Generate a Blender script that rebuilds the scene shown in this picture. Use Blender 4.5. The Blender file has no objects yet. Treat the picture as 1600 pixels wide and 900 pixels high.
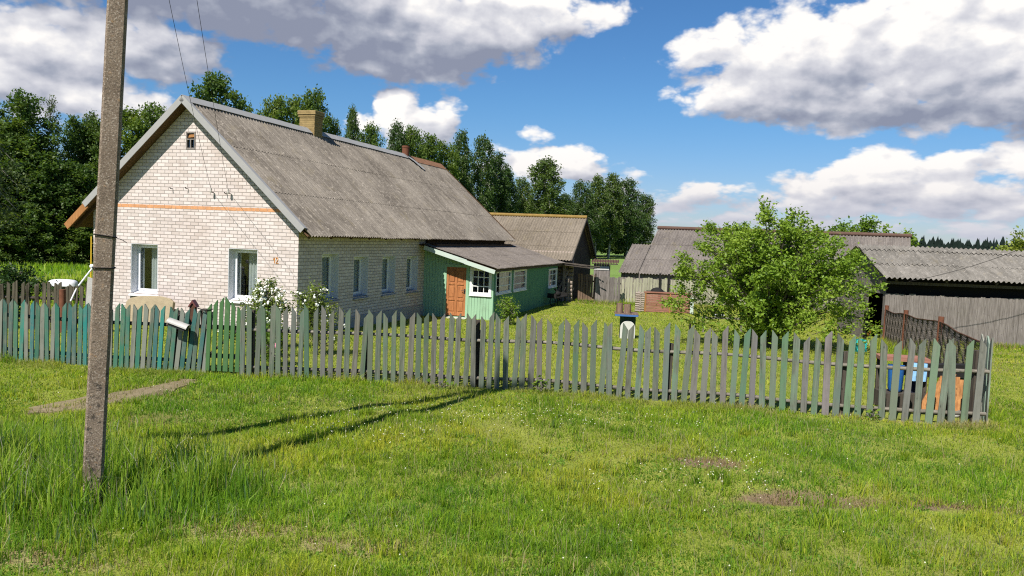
import bpy, math, random
import numpy as np
from mathutils import Vector, Matrix, Euler
R = math.radians
random.seed(7)
rng = np.random.default_rng(11)
scene = bpy.context.scene
COL = scene.collection

# ------------------------------------------------------------------ camera
cam_d = bpy.data.cameras.new('camera'); cam = bpy.data.objects.new('camera', cam_d); COL.objects.link(cam)
cam_d.sensor_width = 36.0; cam_d.lens = 36.0 * 1250.67 / 1600.0
cam_d.clip_start = 0.05; cam_d.clip_end = 9000
cam.matrix_world = (Matrix.Translation((0, 0, 2.6)) @ Matrix.Rotation(R(90 - 3.674), 4, 'X') @ Matrix.Rotation(R(2.3007), 4, 'Z'))
scene.camera = cam
# ------------------------------------------------------------------ exposure
scene.view_settings.view_transform = 'Standard'
scene.view_settings.look = 'None'
scene.view_settings.exposure = 0.68
scene.view_settings.gamma = 1.0
scene.view_settings.use_curve_mapping = False
scene.cycles.use_denoising = False
scene.cycles.filter_width = 1.15
scene.cycles.sample_clamp_indirect = 6.0
# ------------------------------------------------------------------ sun and sky
SUN_AZ, SUN_EL = 28.0, 50.0          # light travels towards azimuth 26.5 deg (from +Y to +X)
SUN_STRENGTH = 5.0
SKY_STRENGTH = 0.063
sd = bpy.data.lights.new('sun', 'SUN'); sd.energy = SUN_STRENGTH; sd.angle = R(0.53); sd.color = (1.0, 0.95, 0.88)
sun = bpy.data.objects.new('sun', sd); COL.objects.link(sun)
travel = Vector((math.sin(R(SUN_AZ)) * math.cos(R(SUN_EL)), math.cos(R(SUN_AZ)) * math.cos(R(SUN_EL)), -math.sin(R(SUN_EL))))
sun.rotation_euler = travel.to_track_quat('-Z', 'Y').to_euler()


class NT:
    """short-hand for building node trees"""
    def __init__(s, tree): s.t = tree; s.n = tree.nodes; s.l = tree.links
    def new(s, kind, **kw):
        n = s.n.new(kind)
        for k, v in kw.items(): setattr(n, k, v)
        return n
    def put(s, sock, v):
        if v is None: return
        if isinstance(v, bpy.types.NodeSocket): s.l.new(v, sock)
        else:
            try: sock.default_value = v
            except Exception:
                sock.default_value = (*v, 1.0) if len(v) == 3 else v[:3]
    def math(s, op, a, b=None, c=None, clamp=False):
        n = s.new('ShaderNodeMath', operation=op); n.use_clamp = clamp
        s.put(n.inputs[0], a); s.put(n.inputs[1], b); s.put(n.inputs[2], c)
        return n.outputs[0]
    def vec(s, op, a, b=None, out=0):
        n = s.new('ShaderNodeVectorMath', operation=op)
        s.put(n.inputs[0], a); s.put(n.inputs[1], b)
        return n.outputs[out]
    def mix(s, f, a, b, kind='MIX'):
        n = s.new('ShaderNodeMix', data_type='RGBA', blend_type=kind); n.clamp_factor = True
        s.put(n.inputs[0], f); s.put(n.inputs[6], a); s.put(n.inputs[7], b)
        return n.outputs[2]
    def noise(s, vec, scale, detail=3, rough=.55, dist=0.0, out=0):
        n = s.new('ShaderNodeTexNoise'); s.put(n.inputs['Vector'], vec)
        n.inputs['Scale'].default_value = scale; n.inputs['Detail'].default_value = detail
        n.inputs['Roughness'].default_value = rough; n.inputs['Distortion'].default_value = dist
        return n.outputs[out]
    def ramp(s, f, stops, interp='LINEAR'):
        n = s.new('ShaderNodeValToRGB'); s.put(n.inputs[0], f)
        cr = n.color_ramp; cr.interpolation = interp
        while len(cr.elements) > 1: cr.elements.remove(cr.elements[-1])
        for i, (p, c) in enumerate(stops):
            e = cr.elements[0] if i == 0 else cr.elements.new(p)
            e.position = p; e.color = (*c, 1) if len(c) == 3 else c
        return n.outputs[0]
    def smooth(s, x, lo, hi, o0=0.0, o1=1.0):
        n = s.new('ShaderNodeMapRange', interpolation_type='SMOOTHSTEP')
        s.put(n.inputs[0], x); s.put(n.inputs[1], lo); s.put(n.inputs[2], hi); s.put(n.inputs[3], o0); s.put(n.inputs[4], o1)
        return n.outputs[0]
    def scalev(s, v, sc):
        n = s.new('ShaderNodeMapping'); s.put(n.inputs[0], v); n.inputs[3].default_value = sc
        return n.outputs[0]


world = bpy.data.worlds.new('World'); scene.world = world; world.use_nodes = True
# clouds: (azimuth, elevation, half width, half height, weight) in degrees of sky
CLOUDS = [
 (-20.9, 15.4, 19.3, 3.6, 1.0), (-9.0, 13.9, 12.5, 3.6, 1.2), (-15.0, 16.2, 9, 3.0, 1.0), (-7.8, 11.9, 8.6, 2.0, .9), (-0.8, 15.2, 8.7, 2.3, .9), (-4.2, 14.0, 7.6, 3.2, 1.0),
 (-31.7, 9.6, 8.0, 3.9, 1.0), (-28.3, 7.6, 6.9, 1.9, .9), (-25.5, 11.0, 7.3, 2.4, 1.0),
 (20.5, 12.2, 9.5, 3.7, 1.0), (27.6, 12.8, 11.9, 5.2, 1.1), (17.2, 10.4, 6.9, 2.2, 1.0), (14.2, 13.2, 4.4, 2.0, .9), (23.0, 9.6, 9.2, 2.2, 1.0), (30.5, 9.6, 8.3, 2.8, 1.0), (34, 13, 10, 5.5, 1.3),
 (25.7, 7.7, 5.5, .8, .45),
 (-7.67, 7.6, 3.3, 1.9, 1.0), (-8.6, 8.6, 1.8, 1.7, 1.0), (-5.4, 8.0, 1.5, 1.8, .9), (-10.5, 7.2, 2.2, 1.1, .8),
 (4.0, 5.4, 3.6, 1.3, 1.0), (1.3, 5.0, 2.4, 1.5, .9), (1.6, 6.8, 1.3, .9, .5), (-1.2, 5.6, 2.0, 1.0, .45), (7.5, 4.3, 2.3, .7, .4),
 (24.2, 4.7, 5.4, 2.0, 1.0), (21.5, 3.9, 4.6, 1.8, 1.0), (28.2, 4.3, 6.0, 2.2, 1.0), (16.0, 3.1, 9.5, 1.2, .62), (31.8, 5.4, 5.0, 1.6, .95), (19.0, 1.8, 12, .8, .5), (29, 1.6, 8.5, .8, .5), (33, 2.8, 4.5, 1.0, .95), (9.5, 2.4, 4, .8, .5),
 (7.0, 12.5, .55, .4, .3), (13.5, 5.9, .7, .3, .12),
 # round the rest of the horizon, out of the frame
 (-62, 12, 12, 4, 1.0), (66, 13, 12, 4, 1.0), (110, 12, 14, 4, .9), (-115, 11, 14, 4, .9), (170, 12, 16, 4, .9),
]

CLOUD_SHADE = [(-8.3, 11.6, 8.5, 2.1, .50), (-16.0, 13.2, 6.5, 2.6, .42), (-24.5, 14.6, 9.0, 2.4, .46), (-1.2, 12.9, 4.5, 1.8, .22), (-32, 13.8, 7, 1.8, .34), (-12, 15.5, 8, 1.6, .28), (-22, 10.2, 5, 2.2, .20), (-33, 9.0, 6.0, 4.0, .22), (-22, 9.5, 6, 2.6, .16), (-20, 14.5, 20, 3.0, .12), (-3, 14.9, 5, 1.2, .14),
 (18.6, 11.0, 6.0, 1.3, .36), (26.0, 8.5, 10.5, 1.2, .40), (31.5, 8.9, 6.0, 1.3, .22), (24.0, 11.2, 2.2, 1.6, .16), (28.5, 11.0, 2.5, 1.8, .14), (24.5, 3.2, 5, .7, .20), (29.0, 4.5, 2.5, .8, .22), (15.5, 3.2, 7, 1.0, .24), (-5.6, 7.0, 1.2, 1.4, .14), (31, 6.6, 5, .7, .2)]


def cloud_group():
    g = bpy.data.node_groups.new('cloud_density', 'ShaderNodeTree')
    g.interface.new_socket('P', in_out='INPUT', socket_type='NodeSocketVector')
    g.interface.new_socket('S', in_out='OUTPUT', socket_type='NodeSocketFloat')
    g.interface.new_socket('D', in_out='OUTPUT', socket_type='NodeSocketFloat')
    g.interface.new_socket('L', in_out='OUTPUT', socket_type='NodeSocketFloat')
    T = NT(g); gi = T.new('NodeGroupInput'); go = T.new('NodeGroupOutput')
    pt_ = gi.outputs[0]
    se = T.new('ShaderNodeSeparateXYZ'); T.put(se.inputs[0], pt_)
    ly = T.math('MULTIPLY_ADD', T.math('LOGARITHM', T.math('MAXIMUM', T.math('ADD', se.outputs[1], 1.8), .4), math.e), 4.5, T.math('MULTIPLY', se.outputs[1], 1.05))
    cn = T.new('ShaderNodeCombineXYZ'); T.put(cn.inputs[0], se.outputs[0]); T.put(cn.inputs[1], ly)
    p0 = cn.outputs[0]
    w1 = T.noise(p0, 0.22, 4, .55, out=1)
    w1 = T.vec('MULTIPLY', T.vec('SUBTRACT', w1, (.5, .5, .5)), (3.4, 1.9, 0))
    p = T.vec('ADD', pt_, w1)
    S = None
    for (a, e, ra, re, wgt) in CLOUDS:
        q = T.vec('MULTIPLY', T.vec('SUBTRACT', p, (a, e, 0)), (1 / ra, 1 / re, 0))
        d2 = T.vec('DOT_PRODUCT', q, q, out=1)
        v = T.math('MULTIPLY_ADD', d2, -wgt, wgt)
        if S is None: S = v
        else:
            S = T.math('SMOOTH_MAX', S, v, .25)
    pw_ = T.vec('ADD', p0, T.vec('MULTIPLY', w1, (.6, .6, 0)))
    def puffs(sc, det):
        vo = T.new('ShaderNodeTexVoronoi', feature='SMOOTH_F1', voronoi_dimensions='2D')
        T.put(vo.inputs['Vector'], T.vec('MULTIPLY', pw_, (1, 1.25, 1)))
        vo.inputs['Scale'].default_value = sc; vo.inputs['Detail'].default_value = det
        vo.inputs['Roughness'].default_value = .5; vo.inputs['Lacunarity'].default_value = 2.2; vo.inputs['Smoothness'].default_value = .5
        return T.math('SUBTRACT', 0.45, T.math('POWER', vo.outputs['Distance'], 1.5))
    f = T.noise(p0, 0.42, 8, .58)
    n = T.math('ADD', T.math('MULTIPLY', puffs(.30, 3.0), .62), T.math('MULTIPLY', T.math('SUBTRACT', f, .5), .95))
    D = T.math('ADD', T.math('ADD', S, n), .10)
    L = T.math('ADD', S, T.math('ADD', T.math('MULTIPLY', puffs(.24, 1.6), .75), T.math('MULTIPLY', T.math('SUBTRACT', T.noise(p0, .2, 4, .5), .5), 1.2)))
    T.l.new(S, go.inputs[0]); T.l.new(D, go.inputs[1]); T.l.new(L, go.inputs[2])
    return g


def build_world():
    T = NT(world.node_tree); T.n.clear()
    out = T.new('ShaderNodeOutputWorld'); bg = T.new('ShaderNodeBackground')
    sky = T.new('ShaderNodeTexSky', sky_type='NISHITA'); sky.sun_disc = False
    sky.sun_elevation = R(SUN_EL); sky.sun_rotation = R(180 + SUN_AZ)
    sky.altitude = 150; sky.air_density = 1.0; sky.dust_density = .3; sky.ozone_density = 2.5
    skyc = T.vec('SCALE', sky.outputs[0]); skyc.node.inputs[3].default_value = SKY_STRENGTH
    hs = T.new('ShaderNodeHueSaturation'); hs.inputs['Saturation'].default_value = 1.12; hs.inputs['Value'].default_value = 1.0
    T.put(hs.inputs['Color'], skyc); skyc = hs.outputs[0]
    tc = T.new('ShaderNodeTexCoord')
    sp = T.new('ShaderNodeSeparateXYZ'); T.put(sp.inputs[0], tc.outputs['Generated'])
    az = T.math('MULTIPLY', T.math('ARCTAN2', sp.outputs[0], sp.outputs[1]), 180 / math.pi)
    el = T.math('MULTIPLY', T.math('ARCSINE', sp.outputs[2]), 180 / math.pi)
    cb = T.new('ShaderNodeCombineXYZ'); T.put(cb.inputs[0], az); T.put(cb.inputs[1], el)
    P = cb.outputs[0]
    skyc = T.mix(1.0, skyc, T.mix(T.smooth(el, 10.0, 1.0), (.57, .84, 1.07), (.64, .74, 1.02)), 'MULTIPLY')
    g = cloud_group()
    def dens(vec):
        n = T.new('ShaderNodeGroup'); n.node_tree = g; T.put(n.inputs[0], vec); return n.outputs[0], n.outputs[1], n.outputs[2]
    S0, D0, L0 = dens(P)
    sz = T.math('MULTIPLY_ADD', T.math('MAXIMUM', el, 0.0), .062, .32)
    def off(x, y):
        o = T.new('ShaderNodeCombineXYZ'); T.put(o.inputs[0], T.math('MULTIPLY', sz, x)); T.put(o.inputs[1], T.math('MULTIPLY', sz, y)); return T.vec('ADD', P, o.outputs[0])
    S1, D1, L1 = dens(off(-.55, .75))
    S2, D2, L2 = dens(off(-1.2, 1.9))
    alpha = T.smooth(D0, 0.02, .50)
    lit = T.math('ADD', T.math('MULTIPLY', T.math('SUBTRACT', L0, L1), .46), T.math('MULTIPLY', T.math('SUBTRACT', L0, L2), .16))
    lit = T.math('ADD', lit, T.math('MULTIPLY', T.math('SUBTRACT', D0, D1), .30))
    lit = T.math('ADD', lit, .80)
    lit = T.math('ADD', lit, T.math('MULTIPLY', T.math('SUBTRACT', T.noise(P, .55, 6, .62), .5), .42))
    # the shaded undersides of the large clouds
    Pw = T.vec('ADD', P, T.vec('MULTIPLY', T.vec('SUBTRACT', T.noise(P, .25, 4, .55, out=1), (.5, .5, .5)), (5.0, 2.6, 0)))
    for (a, e, ra, re, wgt) in CLOUD_SHADE:
        q = T.vec('MULTIPLY', T.vec('SUBTRACT', Pw, (a, e, 0)), (1 / ra, 1 / re, 0))
        gs = T.math('POWER', 2.718, T.math('MULTIPLY', T.vec('DOT_PRODUCT', q, q, out=1), -1.0))
        lit = T.math('SUBTRACT', lit, T.math('MULTIPLY', gs, wgt))
    c = T.ramp(lit, [(0.0, (.27, .30, .40)), (.25, (.39, .42, .51)), (.5, (.59, .60, .67)), (.75, (.77, .77, .81)), (1.0, (1.03, 1.0, .97))])
    low = T.smooth(el, 7.0, 1.0)
    c = T.mix(T.math('MULTIPLY', low, .38), c, (.58, .60, .70))
    c = T.mix(T.math('MULTIPLY', T.smooth(el, 4.2, 1.2), .55), c, (.50, .555, .70))
    c = T.mix(T.math('MULTIPLY', low, .22), c, (1.0, .88, .76), 'MULTIPLY')
    k = T.vec('SCALE', c); k.node.inputs[3].default_value = 0.63
    T.put(bg.inputs[0], T.mix(alpha, skyc, k)); bg.inputs[1].default_value = 1.0
    T.l.new(bg.outputs[0], out.inputs[0])


build_world()
world.cycles.sampling_method = 'MANUAL'; world.cycles.sample_map_resolution = 512

# ------------------------------------------------------------------ materials
MATS = {}


def material(name):
    m = bpy.data.materials.new(name); m.use_nodes = True
    T = NT(m.node_tree); b = T.n['Principled BSDF']; MATS[name] = m
    return m, T, b


def objco(T): return T.new('ShaderNodeTexCoord').outputs['Object']
def bump(T, b, h, strength=.4, dist=.02):
    n = T.new('ShaderNodeBump'); n.inputs['Strength'].default_value = strength; n.inputs['Distance'].default_value = dist
    T.put(n.inputs['Height'], h); T.l.new(n.outputs[0], b.inputs['Normal'])


def m_plain(name, c, rough=.7, metal=0.0, var=.25, scale=6.0, bumpy=.15):
    m, T, b = material(name)
    co = objco(T); n = T.noise(co, scale, 5, .6)
    T.put(b.inputs['Base Color'], T.mix(n, tuple(x * (1 - var) for x in c), tuple(min(1, x * (1 + var)) for x in c)))
    b.inputs['Roughness'].default_value = rough; b.inputs['Metallic'].default_value = metal
    if rough > .65: b.inputs['Specular IOR Level'].default_value = .12
    if bumpy: bump(T, b, T.noise(co, scale * 6, 4, .6), bumpy, .02)
    return m


def m_brick(name):
    m, T, b = material(name)
    uv = T.new('ShaderNodeUVMap'); uv.uv_map = 'UVMap'
    br = T.new('ShaderNodeTexBrick'); T.put(br.inputs['Vector'], uv.outputs[0])
    wob = T.vec('MULTIPLY', T.vec('SUBTRACT', T.noise(uv.outputs[0], 2.5, 3, out=1), (.5, .5, .5)), (.02, .014, 0))
    T.put(br.inputs['Vector'], T.vec('ADD', uv.outputs[0], wob))
    br.inputs['Scale'].default_value = 1.0; br.inputs['Brick Width'].default_value = .26; br.inputs['Row Height'].default_value = .098
    br.inputs['Mortar Size'].default_value = .0095; br.inputs['Mortar Smooth'].default_value = .15; br.inputs['Bias'].default_value = -.15
    br.inputs['Color1'].default_value = (.60, .535, .505, 1); br.inputs['Color2'].default_value = (.465, .40, .365, 1)
    br.inputs['Mortar'].default_value = (.27, .235, .212, 1)
    big = T.noise(uv.outputs[0], .7, 5, .65); fine = T.noise(uv.outputs[0], 22, 4, .6)
    c = T.mix(T.math('MULTIPLY', T.smooth(big, .4, .75), .6), br.outputs[0], (.86, .80, .76), 'MULTIPLY')
    c = T.mix(T.math('MULTIPLY', fine, .18), c, (.6, .55, .5), 'MULTIPLY')
    stain = T.smooth(T.noise(T.scalev(uv.outputs[0], (2.2, .35, 1)), 1.6, 5, .65), .56, .78)
    c = T.mix(T.math('MULTIPLY', stain, .4), c, (.66, .63, .60), 'MULTIPLY')
    T.put(b.inputs['Base Color'], c); b.inputs['Roughness'].default_value = .85
    h = T.math('ADD', T.math('MULTIPLY', br.outputs['Fac'], -1.0), T.math('MULTIPLY', fine, .35))
    bump(T, b, h, .7, .008)
    return m


def m_slate(name, c1, c2, lichen=(.17, .14, .08), lf=.12, ax=(.9, 7.0, .9)):
    """weathered corrugated fibre cement"""
    m, T, b = material(name)
    co = objco(T)
    st = T.noise(T.scalev(co, ax), 1.0, 7, .75)
    big = T.noise(co, .5, 5, .65); fine = T.noise(co, 30, 4, .65); sp = T.noise(co, 9, 5, .75)
    f = T.math('ADD', T.math('MULTIPLY', st, .55), T.math('MULTIPLY', big, .45))
    c = T.mix(T.smooth(f, .33, .66), c1, c2)
    c = T.mix(T.smooth(sp, .52, .7), c, tuple(x * 1.35 for x in c2))
    c = T.mix(T.math('MULTIPLY', T.smooth(fine, .5, .72), .55), c, tuple(x * .42 for x in c1))
    c = T.mix(T.math('MULTIPLY', T.smooth(T.noise(co, 1.7, 6, .7), .55, .72), lf * 4), c, lichen)
    T.put(b.inputs['Base Color'], c); b.inputs['Roughness'].default_value = .92; b.inputs['Specular IOR Level'].default_value = .2
    bump(T, b, T.math('ADD', fine, T.math('MULTIPLY', sp, .6)), .35, .012)
    return m


def m_wood(name, c1, c2, grain='Z', knots=True, rough=.85, paint=None, paintf=.5, rand=.35):
    """weathered boards; paint worn off in places; every board varies a little"""
    m, T, b = material(name)
    co = objco(T); oi = T.new('ShaderNodeObjectInfo')
    off = T.new('ShaderNodeCombineXYZ'); T.put(off.inputs[0], T.math('MULTIPLY', oi.outputs['Random'], 53.0)); T.put(off.inputs[1], T.math('MULTIPLY', oi.outputs['Random'], 31.0))
    T.put(off.inputs[2], T.math('MULTIPLY', oi.outputs['Random'], 17.0))
    p = T.vec('ADD', co, off.outputs[0])
    sc = {'Z': (1, 1, .07), 'X': (.07, 1, 1), 'Y': (1, .07, 1)}[grain]
    g = T.noise(T.scalev(p, sc), 34, 5, .65); g2 = T.noise(T.scalev(p, sc), 9, 4, .6); blot = T.noise(p, 3.2, 5, .65)
    c = T.mix(T.smooth(g, .3, .7), c1, c2)
    c = T.mix(T.math('MULTIPLY', T.smooth(g2, .5, .75), .5), c, tuple(x * .45 for x in c1))
    kn = T.new('ShaderNodeTexVoronoi'); T.put(kn.inputs['Vector'], T.scalev(p, (1.6, 1, .8) if grain == 'Z' else (.8, 1, 1.6))); kn.inputs['Scale'].default_value = 7.5
    c = T.mix(T.math('MULTIPLY', T.smooth(kn.outputs['Distance'], .16, .07), .7), c, tuple(x * .3 for x in c1))
    if paint is not None:
        pc = oi.outputs['Color'] if paint == 'OBJECT' else paint
        wear = T.math('ADD', T.math('MULTIPLY', blot, .75), T.math('MULTIPLY', g2, .5))
        wear = T.math('ADD', wear, T.math('MULTIPLY', T.math('SUBTRACT', oi.outputs['Random'], .5), rand))
        c = T.mix(T.smooth(wear, .62 + (paintf - .5) * .6 - .22, .62 + (paintf - .5) * .6 + .26), pc, c)
    else:
        c = T.mix(T.math('MULTIPLY', oi.outputs['Random'], rand), c, tuple(x * .6 for x in c1))
    dirt = T.smooth(T.noise(p, 1.3, 6, .7), .5, .8)
    c = T.mix(T.math('MULTIPLY', dirt, .3), c, (.09, .085, .06))
    T.put(b.inputs['Base Color'], c); b.inputs['Roughness'].default_value = rough; b.inputs['Specular IOR Level'].default_value = .2
    bump(T, b, T.math('ADD', g, T.math('MULTIPLY', g2, .6)), .35, .006)
    return m


def m_leaf(name, c1, c2, c3, trans=.35, rough=.5):
    m, T, b = material(name)
    g = T.new('ShaderNodeNewGeometry'); oi = T.new('ShaderNodeObjectInfo')
    n = T.noise(objco(T), .55, 3, .6)
    c = T.mix(g.outputs['Random Per Island'], c1, c2)
    c = T.mix(T.math('MULTIPLY', T.smooth(n, .42, .72), .7), c, c3)
    c = T.mix(1.0, c, T.ramp(oi.outputs['Random'], [(0, (.72, .80, .78)), (.5, (1.0, 1.0, 1.0)), (1.0, (1.28, 1.18, .95))]), 'MULTIPLY')
    T.put(b.inputs['Base Color'], c); b.inputs['Roughness'].default_value = rough
    b.inputs['Specular IOR Level'].default_value = .3
    tr = T.new('ShaderNodeBsdfTranslucent')
    T.put(tr.inputs[0], T.mix(1.0, c, (1.25, 1.25, .5), 'MULTIPLY'))
    mx = T.new('ShaderNodeMixShader'); mx.inputs[0].default_value = trans
    T.l.new(b.outputs[0], mx.inputs[1]); T.l.new(tr.outputs[0], mx.inputs[2])
    T.l.new(mx.outputs[0], T.n['Material Output'].inputs[0])
    return m


def m_grass(name):
    m, T, b = material(name)
    at = T.new('ShaderNodeAttribute'); at.attribute_name = 'tint'
    T.put(b.inputs['Base Color'], at.outputs['Color']); b.inputs['Roughness'].default_value = .55; b.inputs['Specular IOR Level'].default_value = .25
    tr = T.new('ShaderNodeBsdfTranslucent'); T.put(tr.inputs[0], T.mix(1.0, at.outputs['Color'], (1.2, 1.2, .6), 'MULTIPLY'))
    mx = T.new('ShaderNodeMixShader'); mx.inputs[0].default_value = .55
    T.l.new(b.outputs[0], mx.inputs[1]); T.l.new(tr.outputs[0], mx.inputs[2]); T.l.new(mx.outputs[0], T.n['Material Output'].inputs[0])
    return m


def m_glass(name, dark=(.80, .83, .83)):
    m, T, b = material(name)
    tr = T.new('ShaderNodeBsdfTransparent'); tr.inputs[0].default_value = (*dark, 1)
    gl = T.new('ShaderNodeBsdfGlossy'); gl.inputs['Roughness'].default_value = .03
    ge = T.new('ShaderNodeNewGeometry'); dt = T.math('ABSOLUTE', T.vec('DOT_PRODUCT', ge.outputs['Normal'], ge.outputs['Incoming'], out=1))
    fr = T.math('MULTIPLY_ADD', T.math('POWER', T.math('SUBTRACT', 1.0, dt), 5.0), .94, .06)
    mx = T.new('ShaderNodeMixShader'); T.put(mx.inputs[0], fr)
    T.l.new(tr.outputs[0], mx.inputs[1]); T.l.new(gl.outputs[0], mx.inputs[2]); T.l.new(mx.outputs[0], T.n['Material Output'].inputs[0])
    return m


def m_ground():
    m, T, b = material('lawn_soil')
    pos = T.new('ShaderNodeNewGeometry').outputs['Position']
    sp = T.new('ShaderNodeSeparateXYZ'); T.put(sp.inputs[0], pos)
    big = T.noise(pos, .35, 5, .6); mid = T.noise(pos, 1.6, 5, .65); fine = T.noise(pos, 28, 4, .7); f2 = T.noise(T.scalev(pos, (1, .35, 1)), 7, 5, .7)
    near = T.mix(T.smooth(mid, .35, .65), (.21, .25, .035), (.26, .285, .055))
    near = T.mix(T.math('MULTIPLY', T.smooth(fine, .45, .75), .6), near, (.035, .05, .012))
    near = T.mix(T.math('MULTIPLY', T.smooth(big, .5, .7), .6), near, (.20, .165, .075))
    for (cx, cy, rx, ry) in ((3.2, 8.25, .85, .34), (4.6, 8.15, .7, .3), (5.25, 8.1, .5, .28), (2.42, 9.45, .5, .34), (-2.24, 6.72, .6, .28), (-1.25, 6.5, .6, .24), (-3.5, 6.0, .6, .25)):
        q = T.vec('MULTIPLY', T.vec('SUBTRACT', pos, (cx, cy, 0)), (1 / rx, 1 / ry, 0))
        d = T.math('ADD', T.vec('LENGTH', q, out=1), T.math('MULTIPLY', T.math('SUBTRACT', T.noise(pos, 5, 4, .65), .5), .9))
        near = T.mix(T.smooth(d, 1.05, .6), near, T.mix(fine, (.15, .10, .06), (.27, .20, .125)) if cy > 7 else T.mix(fine, (.20, .185, .06), (.36, .31, .14)))
    yard = T.mix(T.smooth(f2, .35, .68), (.15, .19, .022), (.28, .30, .055))
    yard = T.mix(T.math('MULTIPLY', T.smooth(fine, .5, .75), .5), yard, (.05, .075, .012))
    field = T.mix(T.smooth(T.noise(T.scalev(pos, (.3, 1, 1)), .12, 5, .6), .35, .65), (.13, .21, .045), (.18, .26, .07))
    field = T.mix(T.math('MULTIPLY', T.noise(pos, 3, 4, .7), .5), field, (.10, .16, .03))
    c = T.mix(T.smooth(sp.outputs[1], 12.9, 13.8), near, yard)
    c = T.mix(T.smooth(sp.outputs[1], 42, 50), c, field)
    T.put(b.inputs['Base Color'], c); b.inputs['Roughness'].default_value = .95; b.inputs['Specular IOR Level'].default_value = .1
    bump(T, b, T.math('ADD', fine, T.math('MULTIPLY', f2, 1.2)), .8, .05)
    return m


def m_concrete():
    m, T, b = material('pole_concrete')
    co = objco(T)
    ag = T.new('ShaderNodeTexVoronoi'); T.put(ag.inputs['Vector'], co); ag.inputs['Scale'].default_value = 55
    ag2 = T.noise(co, 75, 3, .6); n = T.noise(co, 3.5, 6, .7); n2 = T.noise(co, 14, 5, .7)
    c = T.mix(T.smooth(n, .3, .7), (.135, .097, .068), (.215, .163, .120))
    c = T.mix(T.math('MULTIPLY', T.smooth(ag2, .56, .66), .8), c, (.40, .345, .29))
    c = T.mix(T.math('MULTIPLY', T.smooth(ag2, .46, .36), .7), c, (.06, .046, .035))
    c = T.mix(T.math('MULTIPLY', T.smooth(n2, .6, .72), .6), c, (.32, .17, .06))
    sp = T.new('ShaderNodeSeparateXYZ'); T.put(sp.inputs[0], co)
    pit = T.math('MULTIPLY', T.smooth(T.noise(T.scalev(co, (1, 1, 1.7)), 9, 5, .75), .56, .62), T.smooth(sp.outputs[2], 1.9, 1.0))
    c = T.mix(pit, c, (.05, .04, .032))
    T.put(b.inputs['Base Color'], c); b.inputs['Roughness'].default_value = .95
    bump(T, b, T.math('SUBTRACT', T.math('ADD', ag2, T.math('MULTIPLY', n2, .5)), T.math('MULTIPLY', pit, 2.5)), .5, .01)
    return m


def m_bark(name, c1, c2, birch=False):
    m, T, b = material(name); co = objco(T)
    n = T.noise(T.scalev(co, (1, 1, .25) if not birch else (.4, .4, 2.2)), 5, 5, .7)
    T.put(b.inputs['Base Color'], T.mix(T.smooth(n, .4, .6), c1, c2)); b.inputs['Roughness'].default_value = .9
    bump(T, b, n, .5, .03)
    return m


m_brick('silicate_brick')
m_plain('orange_brick', (.50, .25, .12), .85, var=.45, scale=7)
m_plain('white_plaster', (.60, .61, .63), .7, var=.08, scale=3)
m_plain('white_plastic', (.70, .71, .72), .35, var=.03, bumpy=0)
m_plain('white_sill', (.72, .72, .73), .4, var=.04, bumpy=0)
m_plain('grey_sill', (.28, .30, .33), .45, metal=.4, var=.1)
m_plain('galvanised', (.29, .285, .275), .7, metal=0, var=.15, scale=2.5, bumpy=.05)
m_plain('dark_metal', (.03, .03, .032), .5, metal=.4, var=.3)
m_plain('rust', (.135, .055, .032), .85, var=.45, scale=8)
m_plain('rust_dark', (.09, .045, .028), .9, var=.5, scale=9)
m_plain('black_iron', (.018, .017, .016), .8, var=.4)
m_plain('yellow_brick', (.25, .18, .08), .9, var=.5, scale=7, bumpy=.5)
m_plain('yellow_paint', (.62, .40, .02), .5, var=.1)
m_plain('orange_paint', (.62, .26, .045), .7, var=.2)
m_plain('tan_plaster', (.30, .245, .16), .95, var=.3, scale=5, bumpy=.6)
m_plain('soffit_wood_dark', (.075, .045, .026), .85, var=.35)
m_plain('curtain', (.56, .57, .55), .9, var=.15, scale=9)
m_plain('lace', (.55, .55, .52), .95, var=.2, scale=30)
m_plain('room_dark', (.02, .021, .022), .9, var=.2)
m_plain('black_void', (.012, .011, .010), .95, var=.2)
m_plain('path_concrete', (.20, .16, .095), .95, var=.4, scale=4, bumpy=.7)
m_plain('white_wash', (.47, .47, .44), .85, var=.12, scale=5)
m_plain('teal_plastic', (.03, .42, .40), .4, var=.1)
m_plain('blue_plastic', (.02, .12, .36), .4, var=.2)
m_plain('blue_paint', (.035, .11, .30), .6, var=.4, scale=9)
m_plain('blue_cloth', (.22, .42, .68), .9, var=.6, scale=14)
m_plain('dark_cloth', (.015, .018, .035), .9, var=.3)
m_plain('petal_white', (.80, .80, .70), .6, var=.05, bumpy=0)
m_plain('petal_clover', (.50, .50, .36), .7, var=.1, bumpy=0)
m_plain('petal_pink', (.75, .22, .36), .6, var=.1, bumpy=0)
m_plain('porcelain', (.35, .33, .29), .35, var=.1)
m_plain('dark_red_tin', (.13, .035, .03), .55, var=.3)
m_plain('mailbox_tin', (.36, .345, .315), .6, metal=.1, var=.15)
m_plain('stone', (.33, .32, .30), .9, var=.25, bumpy=.5)
m_plain('dark_green_paint', (.028, .05, .03), .7, var=.3)
m_plain('moss_ridge', (.22, .145, .045), .95, var=.45, scale=4, bumpy=.6)
m_plain('rust_ridge', (.22, .115, .065), .95, var=.45, scale=3, bumpy=.4)
m_plain('brown_ridge', (.10, .06, .045), .85, var=.3, scale=3)
m_plain('far_wood', (.008, .015, .011), .95, var=.5, scale=.05, bumpy=0)
m_slate('slate_house', (.092, .078, .063), (.235, .205, .168))
m_slate('slate_porch', (.10, .085, .072), (.185, .16, .137))
m_slate('slate_barn', (.115, .095, .07), (.20, .168, .128), lf=.16, ax=(7, .9, .9))
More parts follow.
